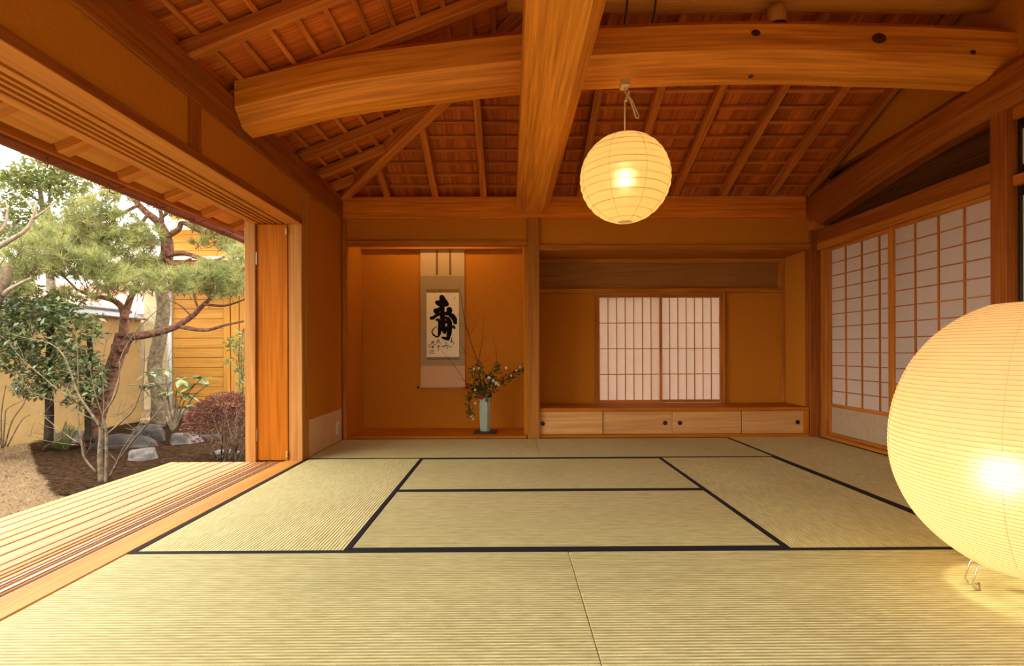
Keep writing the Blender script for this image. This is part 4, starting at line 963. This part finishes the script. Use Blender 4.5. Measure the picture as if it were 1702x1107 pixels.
for i in range(170):
    pts, a, b = R.choice(stems[2:]); j = R.randrange(1, len(pts)); u, v = pts[j][:2]
    du, dv = R.uniform(-34, 34), R.uniform(-40, 8)
    limb('twig', [(u, v), (u + du * .5 + R.uniform(-4, 4), v + dv * .5), (u + du, v + dv)], 5.1 + R.uniform(-.05, .05), .0028, .0010, BARK_G, bs_, 4)
# small bare shrub at the far left
sb = thing('twiggy_shrub', at(10, 742, Y=6.2), 'small twiggy leafless shrub against the ochre wall at the left edge', 'shrub')
for pts in ([(5, 745), (8, 700), (12, 680), (40, 665)], [(8, 742), (20, 700), (40, 670), (48, 640)], [(3, 745), (2, 690), (10, 640)], [(12, 742), (35, 700), (50, 690)], [(2, 740), (-10, 690), (-20, 640)]):
    limb('stem', pts, 6.2, .009, .003, BARK_G, sb, 5)
# clipped red-brown shrub
rs = thing('clipped_shrub', at(372, 765, Y=6.1), 'round clipped shrub with red-brown leaves beside the outer post', 'shrub')
c0 = at(378, 705, Y=6.1)
for i in range(16):
    b = at(R.uniform(355, 395), R.uniform(752, 770), Y=6.1 + R.uniform(-.12, .12)); b.z = gnd(b.x, b.y)
    a = R.uniform(0, 6.28); r = R.uniform(.1, .42)
    e_ = Vector((c0.x + r * math.cos(a), c0.y + r * math.sin(a) * .8, c0.z + R.uniform(.0, .3)))
    MB().tube([b, (b + e_) / 2 + rv() * .04, e_], [.012, .008, .003], 6).build('stem', BARK_G, rs)
fo = MB()
for i in range(7000):
    d = rv(); d.z = abs(d.z) * 1.0 if R.random() < .8 else d.z * .5
    p = c0 + Vector((d.x * .47, d.y * .45, d.z * .42 - .04)) * R.uniform(.78, 1.0)
    leaf(fo, p, d + rv() * .6, rv(), R.uniform(.02, .035), .008)
fo.build('leaves', plain('red_brown_leaf', (.075, .028, .018), .5, .3, scale=14, col2=(.22, .085, .05), trans=.15), rs, kind='stuff', fix=False)
# big-leaved shrub
bg = thing('broad_leaved_shrub', at(290, 720, Y=6.9), 'low shrub with large glossy drooping leaves behind the soil bed', 'shrub')
BG = [(250, 622, 8), (232, 640, 6), (275, 615, 7), (300, 630, 9), (322, 640, 9), (310, 655, 9), (335, 628, 8), (288, 650, 8), (320, 672, 8), (262, 640, 6), (345, 640, 5)]
for (u, v, n) in BG:
    limb('stem', [(288, 718), ((288 + u) / 2 + R.uniform(-6, 6), (690 + v) / 2), (u, v)], 6.9, .012, .005, BARK_G, bg, 5)
    p = at(u, v, Y=6.9)
    for i in range(n):
        a = R.uniform(0, 6.28); b_ = MB(); leaf(b_, p, Vector((math.cos(a), math.sin(a), R.uniform(-.7, .2))), Vector((0, 0, 1)), R.uniform(.16, .24), .042, .3); b_.build('leaf', GLOSS, bg, fix=False)
# pale climber by the post
vn = thing('pale_climber', at(402, 700, Y=8.2), 'thin climber with small yellow-green leaves beside the house corner', 'climber')
for k in range(3): limb('stem', [(398 + 4 * k, 700), (404, 640), (396 + 5 * k, 590), (406, 540)], 8.2, .012, .005, BARK_G, vn, 5)
foliage([(398, 585, 10, 40, 110, 0), (385, 570, 14, 12, 50, 0), (402, 640, 7, 30, 60, 0), (380, 600, 8, 8, 20, 0)], 8.2, .09, .25).build('leaves', EVER2, vn, kind='stuff', fix=False)
# grass tuft
gf = thing('grass_tuft', at(104, 748, Y=6.7), 'tuft of arching light green strap leaves on the soil', 'plant')
for i in range(70):
    a = R.uniform(0, 6.28); l = R.uniform(.30, .55); dr = R.uniform(.5, 1)
    b = at(104 + R.uniform(-8, 8), 748, Y=6.7 + R.uniform(-.05, .05)); b.z = gnd(b.x, b.y)
    h_ = Vector((math.cos(a), math.sin(a), 0)); s = Vector((-h_.y, h_.x, 0)) * .008
    P = [b + h_ * (l * t_ * dr) + Vector((0, 0, l * (1.5 * t_ - 1.25 * dr * t_ * t_))) for t_ in (0, .3, .6, .85, 1)]
    mb = MB(); V = []
    for i_, p in enumerate(P): w_ = (1, 1, .9, .6, .05)[i_]; V += [p - s * w_, p + s * w_]
    mb.add(V, [(2 * q, 2 * q + 1, 2 * q + 3, 2 * q + 2) for q in range(4)]); mb.build('blade', EVER2, gf, fix=False)
# stones
STONE = plain('garden_stone', (.06, .052, .048), .85, .1, scale=9, bump=.5, col2=(.19, .165, .15))
DARKST = plain('dark_stone', (.025, .021, .018), .8, .1, scale=7, bump=.6, col2=(.085, .072, .062))
def stone(u, v, Y, sx, sy, sz, mat, label, seed):
    b = at(u, v, Y=Y); z = gnd(b.x, b.y)
    bm = bmesh.new(); bmesh.ops.create_icosphere(bm, subdivisions=3, radius=1)
    for q in bm.verts:
        k = 1 + .35 * noise.noise(q.co * 1.4 + Vector((seed * 3.1, 0, 0))) + .1 * noise.noise(q.co * 4 + Vector((seed, 2, 0)))
        c = q.co * k; q.co = Vector((b.x + c.x * sx, b.y + c.y * sy, z + max(min(c.z, .75), -.25) * sz + .12 * sz))
    me = bpy.data.meshes.new('stone'); bm.to_mesh(me); bm.free(); me.materials.append(mat)
    for p in me.polygons: p.use_smooth = seed % 2 == 0
    o = bpy.data.objects.new('stone', me); link(o); tag(o, label, 'stone', 'stones in the planting bed')
stone(238, 768, 6.2, .17, .15, .17, STONE, 'squarish grey stone on the bare soil near the deck edge', 1)
stone(205, 738, 7.0, .42, .25, .22, DARKST, 'broad dark flat-topped stone slab behind the bare shrub', 3)
stone(246, 733, 7.5, .22, .18, .30, DARKST, 'dark upright stone leaning beside the flat slab', 5)
stone(308, 728, 7.3, .22, .18, .20, STONE, 'rounded grey-brown stone in front of the house', 4)
stone(345, 722, 7.7, .20, .15, .10, DARKST, 'small dark stone left of the clipped shrub', 7)
stone(117, 722, 7.4, .18, .15, .22, STONE, 'pale stone behind the tuft of strap leaves', 6)
stone(375, 752, 6.5, .16, .12, .08, STONE, 'low stone half hidden under the clipped shrub', 9)

# ================================================================== unseen hedge added behind the viewpoint to block low daylight
hg = thing('light_block_hedge', (0, -4.5, GZ), 'tall hedge added behind the viewpoint to hold back low daylight', 'hedge')
MB().box(-7, 7, -4.9, -4.5, GZ, 2.3, .08).build('light_block_core', plain('light_block_core', (.03, .045, .015)), hg)
fo = MB()
for i in range(5000):
    p = Vector((R.uniform(-7, 7), -4.48, R.uniform(GZ, 2.35))); leaf(fo, p, rv(), Vector((0, 1, 0)), .09, .025)
fo.build('leaves', EVER, hg, kind='stuff', fix=False)
